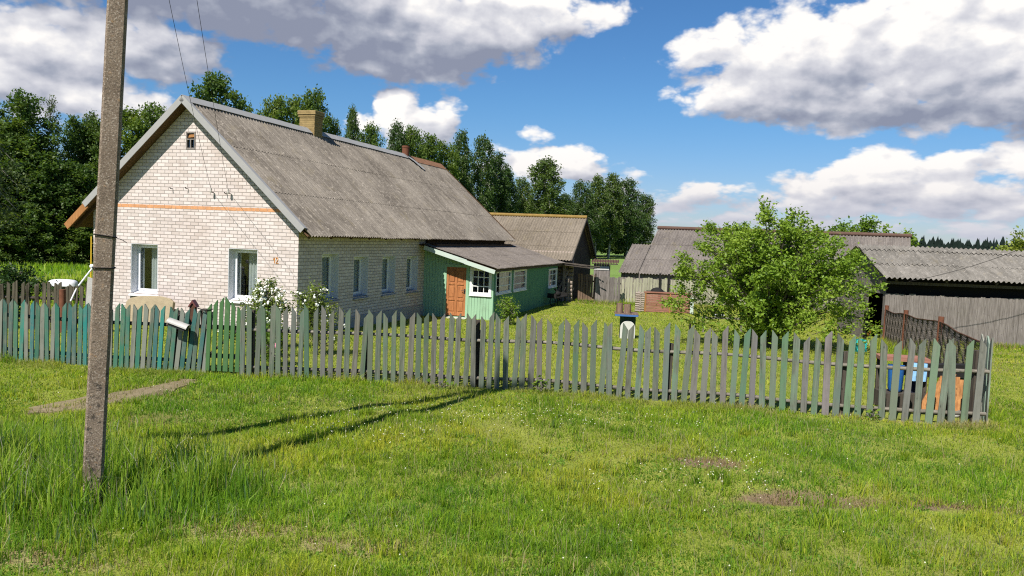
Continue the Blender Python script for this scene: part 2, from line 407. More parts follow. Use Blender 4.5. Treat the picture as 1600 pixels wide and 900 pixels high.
m_slate('slate_shed', (.105, .097, .083), (.215, .198, .172), lf=.08, ax=(6, .9, .9))
m_slate('slate_far', (.10, .086, .076), (.185, .163, .142), ax=(6, .9, .9))
m_wood('grey_boards', (.13, .112, .098), (.265, .235, .215), rand=.5)
m_wood('shaded_logs', (.022, .016, .012), (.055, .04, .03), grain='X')  # the shade on the barn gable is put into this wood colour
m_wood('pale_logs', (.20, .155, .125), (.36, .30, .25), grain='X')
m_wood('brown_boards', (.12, .075, .05), (.24, .165, .12))
m_wood('old_rail', (.11, .097, .075), (.26, .235, .19), grain='X')
m_wood('old_post', (.045, .036, .028), (.10, .085, .068))
m_wood('fence_wood', (.065, .065, .05), (.175, .17, .138), paint='OBJECT', paintf=.56, rand=.22)
m_wood('teal_wood', (.085, .09, .068), (.185, .18, .14), paint='OBJECT', paintf=.64, rand=.22)
m_wood('gate_wood', (.15, .17, .10), (.28, .28, .2), paint='OBJECT', paintf=.95, rand=.1)
m_wood('dark_pickets', (.055, .048, .033), (.12, .105, .072), rand=.4)
m_wood('door_wood', (.26, .095, .035), (.43, .18, .07), rough=.5, rand=.0)
m_wood('shaded_green_boards', (.12, .20, .12), (.20, .30, .19), paint=(.085, .215, .125), paintf=.95, rand=.0)  # side and back boards: their shade is mixed into a darker green
m_wood('sunlit_green_boards', (.22, .32, .21), (.34, .44, .31), paint=(.26, .42, .275), paintf=.95, rand=.0)  # front boards: the same green, lightened for the sun on that wall
m_wood('pale_fascia', (.34, .37, .32), (.52, .54, .48), grain='X', paint=(.42, .50, .43), paintf=.6, rand=0)
m_wood('window_white', (.62, .62, .60), (.78, .78, .76), rough=.6, rand=.0)
m_wood('orange_boards', (.27, .115, .04), (.44, .22, .08), rand=.3)
m_wood('soffit_boards', (.065, .038, .02), (.15, .085, .042), grain='X', rand=0)
m_wood('red_slats', (.20, .085, .055), (.33, .16, .115), grain='X', rand=.2)
m_leaf('leaf_maple', (.05, .10, .02), (.11, .175, .032), (.16, .21, .04), trans=.45)
m_leaf('leaf_birch', (.042, .082, .022), (.09, .145, .036), (.12, .165, .042), trans=.42)
m_leaf('leaf_pale', (.065, .095, .035), (.10, .135, .05), (.12, .15, .06))
m_leaf('leaf_apple', (.14, .235, .022), (.26, .36, .035), (.33, .41, .05), trans=.36)
m_leaf('leaf_bush', (.075, .15, .015), (.14, .23, .022), (.17, .25, .03), trans=.4)
m_leaf('leaf_rose', (.10, .15, .022), (.20, .26, .04), (.25, .28, .05), trans=.4)
m_leaf('leaf_dark', (.015, .04, .010), (.035, .072, .016), (.045, .085, .016))  # dark green leaf of the low bush at the left
m_bark('bark_dark', (.035, .028, .02), (.085, .07, .05))
m_bark('bark_birch', (.10, .09, .08), (.50, .48, .44), True)
m_bark('bark_grey', (.09, .08, .065), (.20, .18, .15))
m_grass('grass_blade'); m_glass('pane_glass'); m_ground(); m_concrete()


# ------------------------------------------------------------------ mesh helpers
def link_mesh(name, me, mat, parent=None):
    if mat is not None and not me.materials: me.materials.append(MATS[mat] if isinstance(mat, str) else mat)
    o = bpy.data.objects.new(name, me); COL.objects.link(o)
    if parent is not None: o.parent = parent
    return o


def mesh_arrays(name, V, faces):
    """faces: list of (m,k) index arrays"""
    me = bpy.data.meshes.new(name)
    V = np.asarray(V, np.float32)
    me.vertices.add(len(V)); me.vertices.foreach_set('co', V.ravel())
    tot = np.concatenate([np.full(len(f), f.shape[1], np.int32) for f in faces])
    idx = np.concatenate([f.ravel() for f in faces]).astype(np.int32)
    me.loops.add(len(idx)); me.loops.foreach_set('vertex_index', idx)
    me.polygons.add(len(tot))
    me.polygons.foreach_set('loop_start', np.concatenate([[0], np.cumsum(tot)[:-1]]).astype(np.int32))
    me.update(calc_edges=True); me.validate()
    return me


class MB:
    def __init__(s): s.v = []; s.f = []; s.uv = []; s.sm = []
    def add(s, vs, fs, uvs=None, smooth=False):
        o = len(s.v); s.v += [tuple(v) for v in vs]
        for i, f in enumerate(fs):
            s.f.append([k + o for k in f]); s.uv.append(uvs[i] if uvs else None); s.sm.append(smooth)
        return s
    def box(s, x0, x1, y0, y1, z0, z1, M=None):
        vs = [Vector((x, y, z)) for z in (z0, z1) for y in (y0, y1) for x in (x0, x1)]
        if M is not None: vs = [M @ v for v in vs]
        return s.add(vs, [(0, 2, 3, 1), (4, 5, 7, 6), (0, 1, 5, 4), (2, 6, 7, 3), (0, 4, 6, 2), (1, 3, 7, 5)])
    def bar(s, a, b, w, h, up=(0, 0, 1)):
        """a rectangular bar from a to b, w across, h along up"""
        a = Vector(a); b = Vector(b); d = (b - a); L = d.length; d.normalize()
        x = d.cross(Vector(up)); x.normalize(); u = x.cross(d)
        M = Matrix((x, d, u)).transposed().to_4x4(); M.translation = a
        return s.box(-w / 2, w / 2, 0, L, -h / 2, h / 2, M)
    def prism(s, poly, y0, y1, M=None):
        """poly in XZ, counter-clockwise seen from -Y, extruded in y"""
        n = len(poly)
        vs = [Vector((p[0], y0, p[1])) for p in poly] + [Vector((p[0], y1, p[1])) for p in poly]
        if M is not None: vs = [M @ v for v in vs]
        return s.add(vs, [tuple(range(n)), tuple(range(2 * n - 1, n - 1, -1))] + [(i, i + n, (i + 1) % n + n, (i + 1) % n) for i in range(n)])
    def tube(s, pts, r, n=6, cap=True):
        pts = [Vector(p) for p in pts]; rs = r if isinstance(r, (list, tuple)) else [r] * len(pts)
        vs = []; prev = None
        for i, p in enumerate(pts):
            d = (pts[min(i + 1, len(pts) - 1)] - pts[max(i - 1, 0)]).normalized()
            ref = Vector((1, 0, 0)) if abs(d.x) < .9 else Vector((0, 1, 0))
            if prev is not None: ref = prev
            u = d.cross(ref).normalized(); w = d.cross(u).normalized(); prev = u.cross(d).normalized() * 1.0
            prev = -w if prev.length < .1 else prev
            for k in range(n):
                a = 2 * math.pi * k / n
                vs.append(p + u * math.cos(a) * rs[i] + w * math.sin(a) * rs[i])
        fs = [(i * n + k, i * n + (k + 1) % n, (i + 1) * n + (k + 1) % n, (i + 1) * n + k) for i in range(len(pts) - 1) for k in range(n)]
        s.add(vs, fs, smooth=n > 4)
        if cap:
            o = len(vs)
            s.add(vs[:n], [tuple(range(n - 1, -1, -1))]); s.add(vs[-n:], [tuple(range(n))])
        return s
    def ball(s, c, r, n=8, m=5, sq=(1, 1, 1)):
        vs = [Vector(c) + Vector((0, 0, r * sq[2]))]
        for j in range(1, m):
            t = math.pi * j / m
            for k in range(n):
                a = 2 * math.pi * k / n
                vs.append(Vector(c) + Vector((r * sq[0] * math.sin(t) * math.cos(a), r * sq[1] * math.sin(t) * math.sin(a), r * sq[2] * math.cos(t))))
        vs.append(Vector(c) - Vector((0, 0, r * sq[2])))
        fs = [(0, 1 + k, 1 + (k + 1) % n) for k in range(n)]
        for j in range(m - 2):
            fs += [(1 + j * n + k, 1 + (j + 1) * n + k, 1 + (j + 1) * n + (k + 1) % n, 1 + j * n + (k + 1) % n) for k in range(n)]
        L = len(vs) - 1; b0 = 1 + (m - 2) * n
        fs += [(L, b0 + (k + 1) % n, b0 + k) for k in range(n)]
        return s.add(vs, fs, smooth=True)
    def mesh(s, name, uv=False):
        me = bpy.data.meshes.new(name); me.from_pydata(s.v, [], s.f)
        me.polygons.foreach_set('use_smooth', s.sm)
        if uv:
            l = me.uv_layers.new(name='UVMap')
            for p, u in zip(me.polygons, s.uv):
                if u:
                    for li, q in zip(p.loop_indices, u): l.data[li].uv = q
        me.update()
        return me
    def build(s, name, mat, parent=None, uv=False):
        return link_mesh(name, s.mesh(name, uv), mat, parent)


def tag(o, label=None, cat=None, group=None, kind=None):
    if label: o['label'] = label
    if cat: o['category'] = cat
    if group: o['group'] = group
    if kind: o['kind'] = kind
    return o


def empty(name, loc=(0, 0, 0), rz=0.0):
    o = bpy.data.objects.new(name, None); COL.objects.link(o); o.location = loc; o.rotation_euler = (0, 0, rz); o.empty_display_size = .2
    return o


def bevel(o, w=.006, seg=2):
    b = o.modifiers.new('edge', 'BEVEL'); b.width = w; b.segments = seg; b.limit_method = 'ANGLE'; b.angle_limit = R(40)
    return o


def smoothstep(a, b, x):
    t = np.clip((x - a) / (b - a), 0, 1); return t * t * (3 - 2 * t)


def gz(x, y):
    """ground height: the lawn by the fence at 0, the yard behind it about 0.55 m lower"""
    x = np.asarray(x, float); y = np.asarray(y, float)
    z = -.55 * smoothstep(13.5, 29, y)
    bump_ = .035 * np.sin(x * 1.3 + 1.1 * np.sin(y * .7)) * np.sin(y * 1.1 + .6 * x) + .02 * np.sin(x * 3.1 + y * 2.3)
    z = z + bump_ * smoothstep(3.0, 5.0, y) * (1 - smoothstep(30, 45, y)) * (1 - .75 * smoothstep(11.8, 13.0, y))
    # old wheel rut and hollow in the grass at the right
    z = z - .07 * np.exp(-((y - 8.25 - .05 * (x - 3)) / .28) ** 2) * smoothstep(1.6, 2.6, x) * (1 - smoothstep(6.5, 8, x))
    return z


def g1(x, y): return float(gz(x, y))


# ------------------------------------------------------------------ ground
def build_ground():
    ys = np.concatenate([np.linspace(-30, 2, 8), np.linspace(3, 16, 105), np.linspace(16.4, 40, 50), np.linspace(42, 100, 20), np.geomspace(120, 4000, 14)])
    xs = np.concatenate([-np.geomspace(4000, 40, 12), np.linspace(-36, -12, 13), np.linspace(-11.5, 11.5, 150), np.linspace(12, 36, 13), np.geomspace(40, 4000, 12)])
    X, Y = np.meshgrid(xs, ys)
    Z = gz(X, Y)
    # ground falls away a little past the far field so the rim stays below the wood
    V = np.stack([X.ravel(), Y.ravel(), Z.ravel()], 1)
    nx = len(xs); i = np.arange(len(ys) - 1)[:, None] * nx + np.arange(nx - 1)[None]
    F = np.stack([i, i + 1, i + nx + 1, i + nx], -1).reshape(-1, 4)
    me = mesh_arrays('ground', V, [F]); me.polygons.foreach_set('use_smooth', np.ones(len(F), bool))
    tag(link_mesh('ground', me, 'lawn_soil'), kind='structure')


build_ground()


def build_path():
    pts = [(-6.62, 11.0), (-6.40, 10.66), (-5.72, 10.80), (-5.40, 11.35), (-5.22, 12.1), (-5.12, 12.9), (-5.2, 13.15), (-5.38, 13.1), (-5.44, 12.8), (-5.75, 12.2), (-6.0, 11.65)]
    cx = sum(p[0] for p in pts) / len(pts); cy = sum(p[1] for p in pts) / len(pts)
    dense = []
    for i, p in enumerate(pts):
        q = pts[(i + 1) % len(pts)]
        for k in range(5):
            t = k / 5; dense.append((p[0] + (q[0] - p[0]) * t + random.uniform(-.05, .05), p[1] + (q[1] - p[1]) * t + random.uniform(-.05, .05)))
    n = len(dense)
    spine = lambda x, y: (x * .5 + cx * .5, y)
    vs = [(x, y, g1(x, y) + .02) for x, y in dense] + [(x, y, g1(x, y) - .05) for x, y in dense]
    mb = MB(); mb.add(vs, [tuple(range(n))] + [(i, i + n, (i + 1) % n + n, (i + 1) % n) for i in range(n)])
    tag(mb.build('path', 'path_concrete'), kind='structure')


build_path()

# ------------------------------------------------------------------ corrugated sheets
def corrugated(mb, P0, along, down, length, slope_len, courses=3, wl=.15, amp=.028, lap=.14, step=.016, seg=6, jitter=.006, saw=0.0):
    """rows of overlapping corrugated sheets; P0 ridge start, along and down unit vectors"""
    along = Vector(along).normalized(); down = Vector(down).normalized(); nrm = along.cross(down); nrm.normalize()
    if nrm.z < 0: nrm = -nrm
    P0 = Vector(P0); n = int(length / wl * seg); cl = slope_len / courses
    for c in range(courses):
        s0 = c * cl; s1 = (c + 1) * cl + (lap if c < courses - 1 else 0)
        vs = []; sheet = max(1, int(1.13 / wl)) * seg
        rows = 4
        for r_ in range(rows + 1):
            t = r_ / rows
            for i in range(n + 1):
                q = i // sheet
                rj = random.Random(q * 131 + c * 17); ex = rj.uniform(-jitter, jitter) * 3; dz = rj.uniform(-jitter, jitter) * .6
                lift = (courses - 1 - c) * 0.0 + step * (t * 1.0) + dz
                w = amp * math.cos(2 * math.pi * i / seg)
                vs.append(P0 + along * (i * length / n) + down * (s0 + (s1 - s0) * t + ex) + nrm * (w + lift))
        fs = [(r_ * (n + 1) + i, r_ * (n + 1) + i + 1, (r_ + 1) * (n + 1) + i + 1, (r_ + 1) * (n + 1) + i) for r_ in range(rows) for i in range(n)]
        mb.add(vs, fs, smooth=True)
        # the sheets are 6 mm thick: a lip under the lower edge
        lo = vs[rows * (n + 1):]
        vs2 = lo + [v - nrm * .008 for v in lo]
        mb.add(vs2, [(i, i + 1, i + 2 + n, i + 1 + n) for i in range(n)])
    return mb


# ------------------------------------------------------------------ the brick house
HT = -R(16.498)
house = tag(empty('brick_house', (-5.8959, 21.9615, 0), HT), 'white brick house with long grey corrugated roof and orange brick stripe', 'house')
HM = Matrix.Translation((-5.8959, 21.9615, 0)) @ Matrix.Rotation(HT, 4, 'Z')
def hw(x, y, z=0): return HM @ Vector((x, y, z))
AX, AZ, SL = -3.557, 6.116, .9039          # ridge x, ridge z, roof slope
WXL, WXR, WL = -6.95, 0.0, 18.9
def roof_z(x): return AZ - SL * abs(x - AX)


def wall_with_holes(poly_top, u0, u1, z0, holes, mk, band=None):
    """vertical wall in (u,z) up to poly_top(u), holes = (u0,u1,z0,z1); quads with brick UVs. mk(u,z) -> 3D point"""
    mb = MB()
    us = sorted(set([u0, u1] + [h for q in holes for h in q[:2]] + ([AX] if u0 < AX < u1 else [])))
    for a, b in zip(us[:-1], us[1:]):
        zs = sorted(set([z0] + [h for q in holes if q[0] <= a + 1e-6 and q[1] >= b - 1e-6 for h in q[2:]]))
        cuts = zs + [None]
        for c, d in zip(cuts[:-1], cuts[1:]):
            if d is not None and any(q[0] <= a + 1e-6 and q[1] >= b - 1e-6 and q[2] <= c + 1e-6 and q[3] >= d - 1e-6 for q in holes): continue
            ta = poly_top(a) if d is None else d; tb = poly_top(b) if d is None else d
            uv = [(a, c), (b, c), (b, tb), (a, ta)]
            mb.add([mk(*p) for p in uv], [(0, 1, 2, 3)], [uv])
    return mb


GW = [(-5.578, -4.628, .504, 1.955), (-2.234, -1.284, .504, 1.955)]        # gable windows
AW = (-3.71, -3.385, 4.71, 5.21)                                              # attic window
SWIN = [(1.27, 2.27, .52, 1.88), (3.23, 4.22, .50, 1.78), (5.25, 6.30, .48, 1.76), (7.25, 8.28, .46, 1.74)]
top_g = lambda x: roof_z(x) - .12
wall = MB()
for part in (wall_with_holes(top_g, WXL, WXR, -.9, GW + [AW], lambda u, z: (u, 0, z)),
             wall_with_holes(lambda y: roof_z(0) - .1, 0.0, WL, -.9, SWIN, lambda u, z: (0, u, z)),
             wall_with_holes(lambda y: roof_z(WXL) - .1, 0.0, WL, -.9, [], lambda u, z: (WXL, WL - u, z)),
             wall_with_holes(top_g, WXL, WXR, -.9, [], lambda u, z: (u, WL, z))):
    o = len(wall.v); wall.v += part.v; wall.f += [[k + o for k in f] for f in part.f]; wall.uv += part.uv; wall.sm += part.sm
wall.build('wall', 'silicate_brick', house, uv=True)
# orange brick course standing just proud of the gable
cb = MB(); k = 0
x = WXL + .02
while x < -.05:
    w = random.choice([.25, .25, .12]); x1 = min(x + w, -.04)
    if roof_z(x) > 3.25 and roof_z(x1) > 3.25: cb.box(x, x1 - .006, -.004 - random.uniform(0, .003), .02, 3.012, 3.105)
    x = x1 + .004
cb.build('string_course', 'orange_brick', house)
# foundation strip
MB().box(WXL - .03, WXR + .03, -.035, .02, -.9, -.12).box(WXR - .02, WXR + .035, .02, 8.88, -.9, -.12).build('plinth', 'stone', house)


def curtain_mesh(x0, x1, z0, z1, y, M, n=40, amp=.03, waves=6):
    mb = MB(); vs = []
    for j in range(2):
        for i in range(n + 1):
            t = i / n; vs.append(M @ Vector((x0 + (x1 - x0) * t, y + amp * math.sin(t * waves * 6.28 + .6 * math.sin(t * 9)), z0 if j == 0 else z1)))
    mb.add(vs, [(i, i + 1, n + 2 + i, n + 1 + i) for i in range(n)], smooth=True)
    return mb


def plastic_window(name_parent, M, w, h, label=None, sillmat='white_sill', curt=True, D=.25):
    """plastic window set D back in a wall opening; local x across, y into the wall, z up, origin at the lower left corner"""
    B = lambda: MB()
    fr = B()
    t = .065
    for (x0, x1, z0, z1) in ((0, t, 0, h), (w - t, w, 0, h), (t, w - t, 0, t), (t, w - t, h - t, h)): fr.box(x0, x1, D, D + .07, z0, z1, M)
    t2 = .055
    for (x0, x1, z0, z1) in ((t, t + t2, t, h - t), (w - t - t2, w - t, t, h - t), (t + t2, w - t - t2, t, t + t2), (t + t2, w - t - t2, h - t - t2, h - t)):
        fr.box(x0, x1, D - .014, D + .05, z0, z1, M)
    win = fr.build('window', 'white_plastic', name_parent); bevel(win, .005, 1)
    a = t + t2
    B().box(a - .005, w - a + .005, D + .02, D + .026, a - .005, h - a + .005, M).build('pane', 'pane_glass', win)
    rv = B()
    rv.box(-.0, .012, .001, D, 0, h, M).box(w - .012, w, .001, D, 0, h, M).box(.012, w - .012, .001, D, h - .012, h, M)
    rv.build('reveal', 'white_plaster', win)
    sl = B(); vs = [M @ Vector(p) for p in ((-.03, -.07, -.05), (w + .03, -.07, -.05), (w - .013, D - .015, .03), (.013, D - .015, .03), (-.03, -.07, -.085), (w + .03, -.07, -.085), (w - .013, D - .015, -.02), (.013, D - .015, -.02))]
    sl.add(vs, [(0, 1, 2, 3), (7, 6, 5, 4), (0, 4, 5, 1), (1, 5, 6, 2), (2, 6, 7, 3), (3, 7, 4, 0)])
    sl.build('sill', sillmat, win)
    if curt:
        c = curtain_mesh(w * .46, w - .06, .04, h - .05, D + .10, M, amp=.022, waves=5)
        c2 = curtain_mesh(.05, w * .18, .04, h - .05, D + .11, M, amp=.02, waves=2)
        o = len(c.v); c.v += c2.v; c.f += [[q + o for q in f] for f in c2.f]; c.uv += c2.uv; c.sm += c2.sm
        c.build('curtain', 'curtain', win)
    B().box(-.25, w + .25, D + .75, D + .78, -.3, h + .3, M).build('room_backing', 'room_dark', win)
    return win


for (x0, x1, z0, z1) in GW:
    plastic_window(house, Matrix.Translation((x0, 0, z0)), x1 - x0, z1 - z0)
for i, (y0, y1, z0, z1) in enumerate(SWIN):
    M = Matrix.Translation((0, y0, z0)) @ Matrix.Rotation(R(90), 4, 'Z')
    plastic_window(house, M, y1 - y0, z1 - z0, sillmat='grey_sill', curt=True)
# attic window: small dark timber frame with a broken upper pane
aw = MB(); x0, x1, z0, z1 = AW; t = .045
for b_ in ((x0, x0 + t, z0, z1), (x1 - t, x1, z0, z1), (x0 + t, x1 - t, z0, z0 + t), (x0 + t, x1 - t, z1 - t, z1), (x0 + t, x1 - t, z0 + .27, z0 + .30), ((x0 + x1) / 2 - .014, (x0 + x1) / 2 + .014, z0 + t, z0 + .27)):
    aw.box(b_[0], b_[1], -.012, .05, b_[2], b_[3])
awo = aw.build('attic_window', 'grey_boards', house)
MB().box(x0 + t, x1 - t, .03, .036, z0 + t, z0 + .27).build('pane', 'pane_glass', awo)
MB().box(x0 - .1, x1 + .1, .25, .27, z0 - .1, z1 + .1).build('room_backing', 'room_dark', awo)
MB().prism([(x0 + .06, z0 + .33), (x1 - .05, z0 + .35), (x1 - .07, z1 - .06), (x0 + .09, z1 - .09)], .015, .025).build('cardboard', 'orange_boards', awo)

# house number 12 in orange strokes
def stroke(pts, r=.0085):
    return MB().tube([(p[0], -.012, p[1]) for p in pts], r, 6)
nb = stroke([(-.775, 1.70), (-.735, 1.755), (-.735, 1.60)]).build('digit', 'orange_paint', house)
n2 = stroke([(-.69, 1.715), (-.68, 1.745), (-.655, 1.757), (-.63, 1.74), (-.63, 1.70), (-.66, 1.65), (-.695, 1.60), (-.61, 1.60)]).build('digit', 'orange_paint', house)
# insulators and hooks on the gable
for (ix, iz, big) in ((-4.139, 3.579, 0), (-3.615, 3.59, 0), (-2.754, 3.50, 1), (-2.31, 3.475, 0), (-2.184, 3.478, 1)):
    h = MB().tube([(ix, .02, iz), (ix, -.09, iz), (ix, -.13, iz + .04)], .012, 5)
    h.build('hook', 'black_iron', house)
    if big: MB().tube([(ix, -.13, iz), (ix, -.13, iz + .03), (ix, -.13, iz + .05), (ix, -.13, iz + .10), (ix, -.13, iz + .13)], [.03, .042, .028, .035, .018], 8).build('insulator', 'porcelain', house)
# yellow gas pipe on the far corner of the gable
MB().tube([(-6.97, -.06, 2.1), (-6.97, -.06, .2)], .018, 6).tube([(-6.97, -.06, 1.9), (-6.97, .02, 1.9)], .012, 5).build('gas_pipe', 'yellow_paint', house)

# roof -----------------------------------------------------------
OV, RL = .37, 19.09
sl_len = (0.574 - AX) * math.hypot(1, SL)
d_r = Vector((1, 0, -SL)).normalized(); d_l = Vector((-1, 0, -SL)).normalized()
rf = MB()
corrugated(rf, (AX, -OV, AZ), (0, 1, 0), d_r, RL + OV, sl_len, 3)
corrugated(rf, (AX, -OV, AZ), (0, 1, 0), d_l, RL + OV, sl_len, 3)
roof = rf.build('roof', 'slate_house', house)
# boarded underside
nr = Vector((SL, 0, 1)).normalized(); nl = Vector((-SL, 0, 1)).normalized()
un = MB()
for d, n_ in ((d_r, nr), (d_l, nl)):
    p = Vector((AX, 0, AZ))
    q = [p - n_ * .045, p + d * (sl_len - .06) - n_ * .045, p + d * (sl_len - .06) - n_ * .075, p - n_ * .075]
    vs = [v + Vector((0, -OV + .03, 0)) for v in q] + [v + Vector((0, RL - .05, 0)) for v in q]
    un.add(vs, [(3, 2, 1, 0), (4, 5, 6, 7), (0, 1, 5, 4), (1, 2, 6, 5), (2, 3, 7, 6), (3, 0, 4, 7)])
un.build('soffit', 'soffit_boards', roof)
# rafters showing under the left eave and dark eave beam on the right
for yy in np.arange(-.1, RL, 1.2):
    for d, n_, in ((d_l, nl), (d_r, nr)):
        a = Vector((AX, yy, AZ)) + d * (sl_len - 1.3) - n_ * .13; b_ = Vector((AX, yy, AZ)) + d * (sl_len - .1) - n_ * .13
        MB().bar(a, b_, .06, .10, up=n_).build('rafter', 'soffit_wood_dark', roof)
MB().box(.02, .5, 8.86, 18.85, 2.06, 2.20).box(.04, .10, 8.95, 18.8, 2.2, 2.55).build('eave_beam', 'soffit_wood_dark', roof)


def bargeboard(d, n_, y0, s0, s1, mat, face=.12, top=.13):
    mb = MB(); p = Vector((AX, 0, AZ))
    for (a, b_) in ((s0, s0 + (s1 - s0) * .48), (s0 + (s1 - s0) * .465, s1)):
        lift = .004 if a > s0 else 0.0
        q0 = p + d * a; q1 = p + d * b_
        # upright face
        f = [q0 + n_ * (.055 + lift), q1 + n_ * (.055 + lift), q1 - n_ * face, q0 - n_ * face]
        vs = [v + Vector((0, y0 - .03 - lift, 0)) for v in f] + [v + Vector((0, y0 - .012, 0)) for v in f]
        mb.add(vs, [(0, 1, 2, 3), (7, 6, 5, 4), (0, 4, 5, 1), (1, 5, 6, 2), (2, 6, 7, 3), (3, 7, 4, 0)])
        # flap over the sheets
        t_ = [q0 + Vector((0, y0 - .012, 0)) + n_ * (.055 + lift), q1 + Vector((0, y0 - .012, 0)) + n_ * (.055 + lift), q1 + Vector((0, y0 + top, 0)) + n_ * (.045 + lift), q0 + Vector((0, y0 + top, 0)) + n_ * (.045 + lift)]
        vs = t_ + [v - n_ * .012 for v in t_]
        mb.add(vs, [(0, 1, 2, 3), (7, 6, 5, 4), (0, 4, 5, 1), (1, 5, 6, 2), (2, 6, 7, 3), (3, 7, 4, 0)])
    return mb.build('bargeboard', mat, roof)


bargeboard(d_r, nr, -OV, 0, sl_len - .27, 'galvanised')
bargeboard(d_l, nl, -OV, 0, sl_len - 1.0, 'galvanised')
lb = MB(); p = Vector((AX, 0, AZ)); q0 = p + d_l * (sl_len - 1.05); q1 = p + d_l * (sl_len - .06)
f = [q0 + nl * .03, q1 + nl * .03, q1 - nl * .17, q0 - nl * .17]
vs = [v + Vector((0, -OV - .012, 0)) for v in f] + [v + Vector((0, -OV + .02, 0)) for v in f]
lb.add(vs, [(0, 1, 2, 3), (7, 6, 5, 4), (0, 4, 5, 1), (1, 5, 6, 2), (2, 6, 7, 3), (3, 7, 4, 0)])
lb.build('bargeboard', 'orange_boards', roof)
bargeboard(d_r, nr, RL + .03, 0, sl_len - .1, 'soffit_wood_dark', .14, -.02)


def ridge_cap(y0, y1, wing, mat, lift=.05, step=1.25):
    mb = MB(); y = y0; i = 0
    while y < y1 - .05:
        ye = min(y + step + .06, y1); e = .006 * (i % 2)
        a = Vector((AX, 0, AZ + lift + .02 + e)); r_ = a + d_r * wing; l_ = a + d_l * wing
        vs = [v + Vector((0, yy, 0)) for yy in (y, ye) for v in (l_, a, r_, r_ - nr * .012, a - Vector((0, 0, .014)), l_ - nl * .012)]
        mb.add(vs, [(0, 6, 7, 1), (1, 7, 8, 2), (2, 8, 9, 3), (3, 9, 10, 4), (4, 10, 11, 5), (5, 11, 6, 0), (0, 1, 4, 5), (1, 2, 3, 4), (6, 11, 10, 7), (7, 10, 9, 8)])
        y += step; i += 1
    return mb.build('ridge_cap', mat, roof)


ridge_cap(-OV - .02, 6.22, .30, 'galvanised'); ridge_cap(6.86, 14.6, .30, 'galvanised'); ridge_cap(15.0, RL + .02, .42, 'rust_ridge', .03, 1.6)
# loose flashing strip below the pipe
fl = MB(); a = Vector((AX, 14.75, AZ + .075)) + d_r * .05
fl.add([a + Vector((0, -.3, 0)), a + Vector((0, .1, 0)), a + d_r * .95 + Vector((0, .62, .03)), a + d_r * .95 + Vector((0, .3, .03)), a + d_r * .5 + Vector((0, .0, .05)), a + d_r * .5 + Vector((0, .33, .05))], [(0, 1, 5, 4), (4, 5, 2, 3)])
fl.build('flashing', 'galvanised', roof)
# chimney
cx0, cx1, cy0, cy1 = AX - .36, AX + .26, 6.25, 6.82
chm = MB()
def course_block(z0, z1, g):
    z = z0
    while z < z1 - .01:
        ze = min(z + .072, z1)
        for (a0, a1, horiz) in ((cx0 - g, cx1 + g, True),):
            j = random.uniform(-.008, .008)
            chm.box(a0 + j, a1 + j, cy0 - g + random.uniform(-.006, .006), cy1 + g + random.uniform(-.006, .006), z, ze - .006)
        z = ze
    chm.box(cx0 - g + .012, cx1 + g - .012, cy0 - g + .012, cy1 + g - .012, z0, z1)
course_block(5.5, 6.58, 0.0); course_block(6.58, 6.66, .03); course_block(6.66, 6.81, .055)
bevel(chm.build('chimney', 'yellow_brick', house), .008, 1)
# rusty flue pipe
fp = MB().tube([(AX - .02, 14.75, 5.95), (AX - .02, 14.75, 6.56)], .17, 14, cap=False)
fp.tube([(AX - .02, 14.75, 6.54), (AX - .02, 14.75, 6.47)], .185, 14, cap=False).tube([(AX - .02, 14.75, 6.3), (AX - .02, 14.75, 6.56)], .155, 14, cap=False)
fp.build('flue_pipe', 'rust', house)

# ------------------------------------------------------------------ green wooden annex
annex = tag(empty('green_annex', (-5.8959, 21.9615, 0), HT), 'pale green boarded annex with low corrugated roof and brown panel door', 'annex')
PX, PY0, PY1 = 2.795, 8.9, 19.0
def pr_z(x): return 2.13 - .2715 * (x - .36)
def board_wall(mb, u0, u1, z0, ztop, holes, M, bw=.115, thick=.03):
    """tongue-and-groove vertical boards; local x along the wall, y outwards negative"""
    u = u0
    cuts = sorted(set([h for q in holes for h in q[:2]]))
    while u < u1 - 1e-4:
        e = min(u + bw, u1)
        nxt = [c for c in cuts if u + 1e-4 < c < e - 1e-4]
        if nxt: e = nxt[0]
        segs = [(z0, None)]
        for q in holes:
            if q[0] <= u + 1e-3 and q[1] >= e - 1e-3:
                segs = [(z0, q[2]), (q[3], None)]
        for (a, b_) in segs:
            ta, tb = (ztop(u), ztop(e)) if b_ is None else (b_, b_)
            if ta - a < .02: continue
            dy = random.uniform(-.003, .003)
            mb.prism([(u + .0045, a), (e - .0045, a), (e - .0045, tb), (u + .0045, ta)], -thick + dy, 0, M)
        u = e
    mb.box(u0, u1, .002, .01, z0, min(ztop(u0), ztop(u1), *[q[2] for q in holes]) if holes else min(ztop(u0), ztop(u1)), M)
    return mb


MF = Matrix.Translation((0, PY0, 0))
MS = Matrix.Translation((PX, PY0 - .0, 0)) @ Matrix.Rotation(R(90), 4, 'Z')
DOOR = (.905, 1.755, -.49, 1.40); PW = (1.96, 2.645, .44, 1.31)
SW = [(.2, 2.08, .46, 1.24), (2.52, 4.32, .45, 1.22), (8.32, 9.88, .31, 1.10)]
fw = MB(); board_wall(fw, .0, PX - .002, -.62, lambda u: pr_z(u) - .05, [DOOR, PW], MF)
fw.build('front_wall', 'sunlit_green_boards', annex)
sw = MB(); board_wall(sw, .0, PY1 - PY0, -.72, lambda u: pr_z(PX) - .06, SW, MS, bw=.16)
sw.build('side_wall', 'shaded_green_boards', annex)
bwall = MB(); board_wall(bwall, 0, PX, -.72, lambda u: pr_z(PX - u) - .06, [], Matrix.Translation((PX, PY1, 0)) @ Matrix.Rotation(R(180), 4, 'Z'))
bwall.build('back_wall', 'shaded_green_boards', annex)
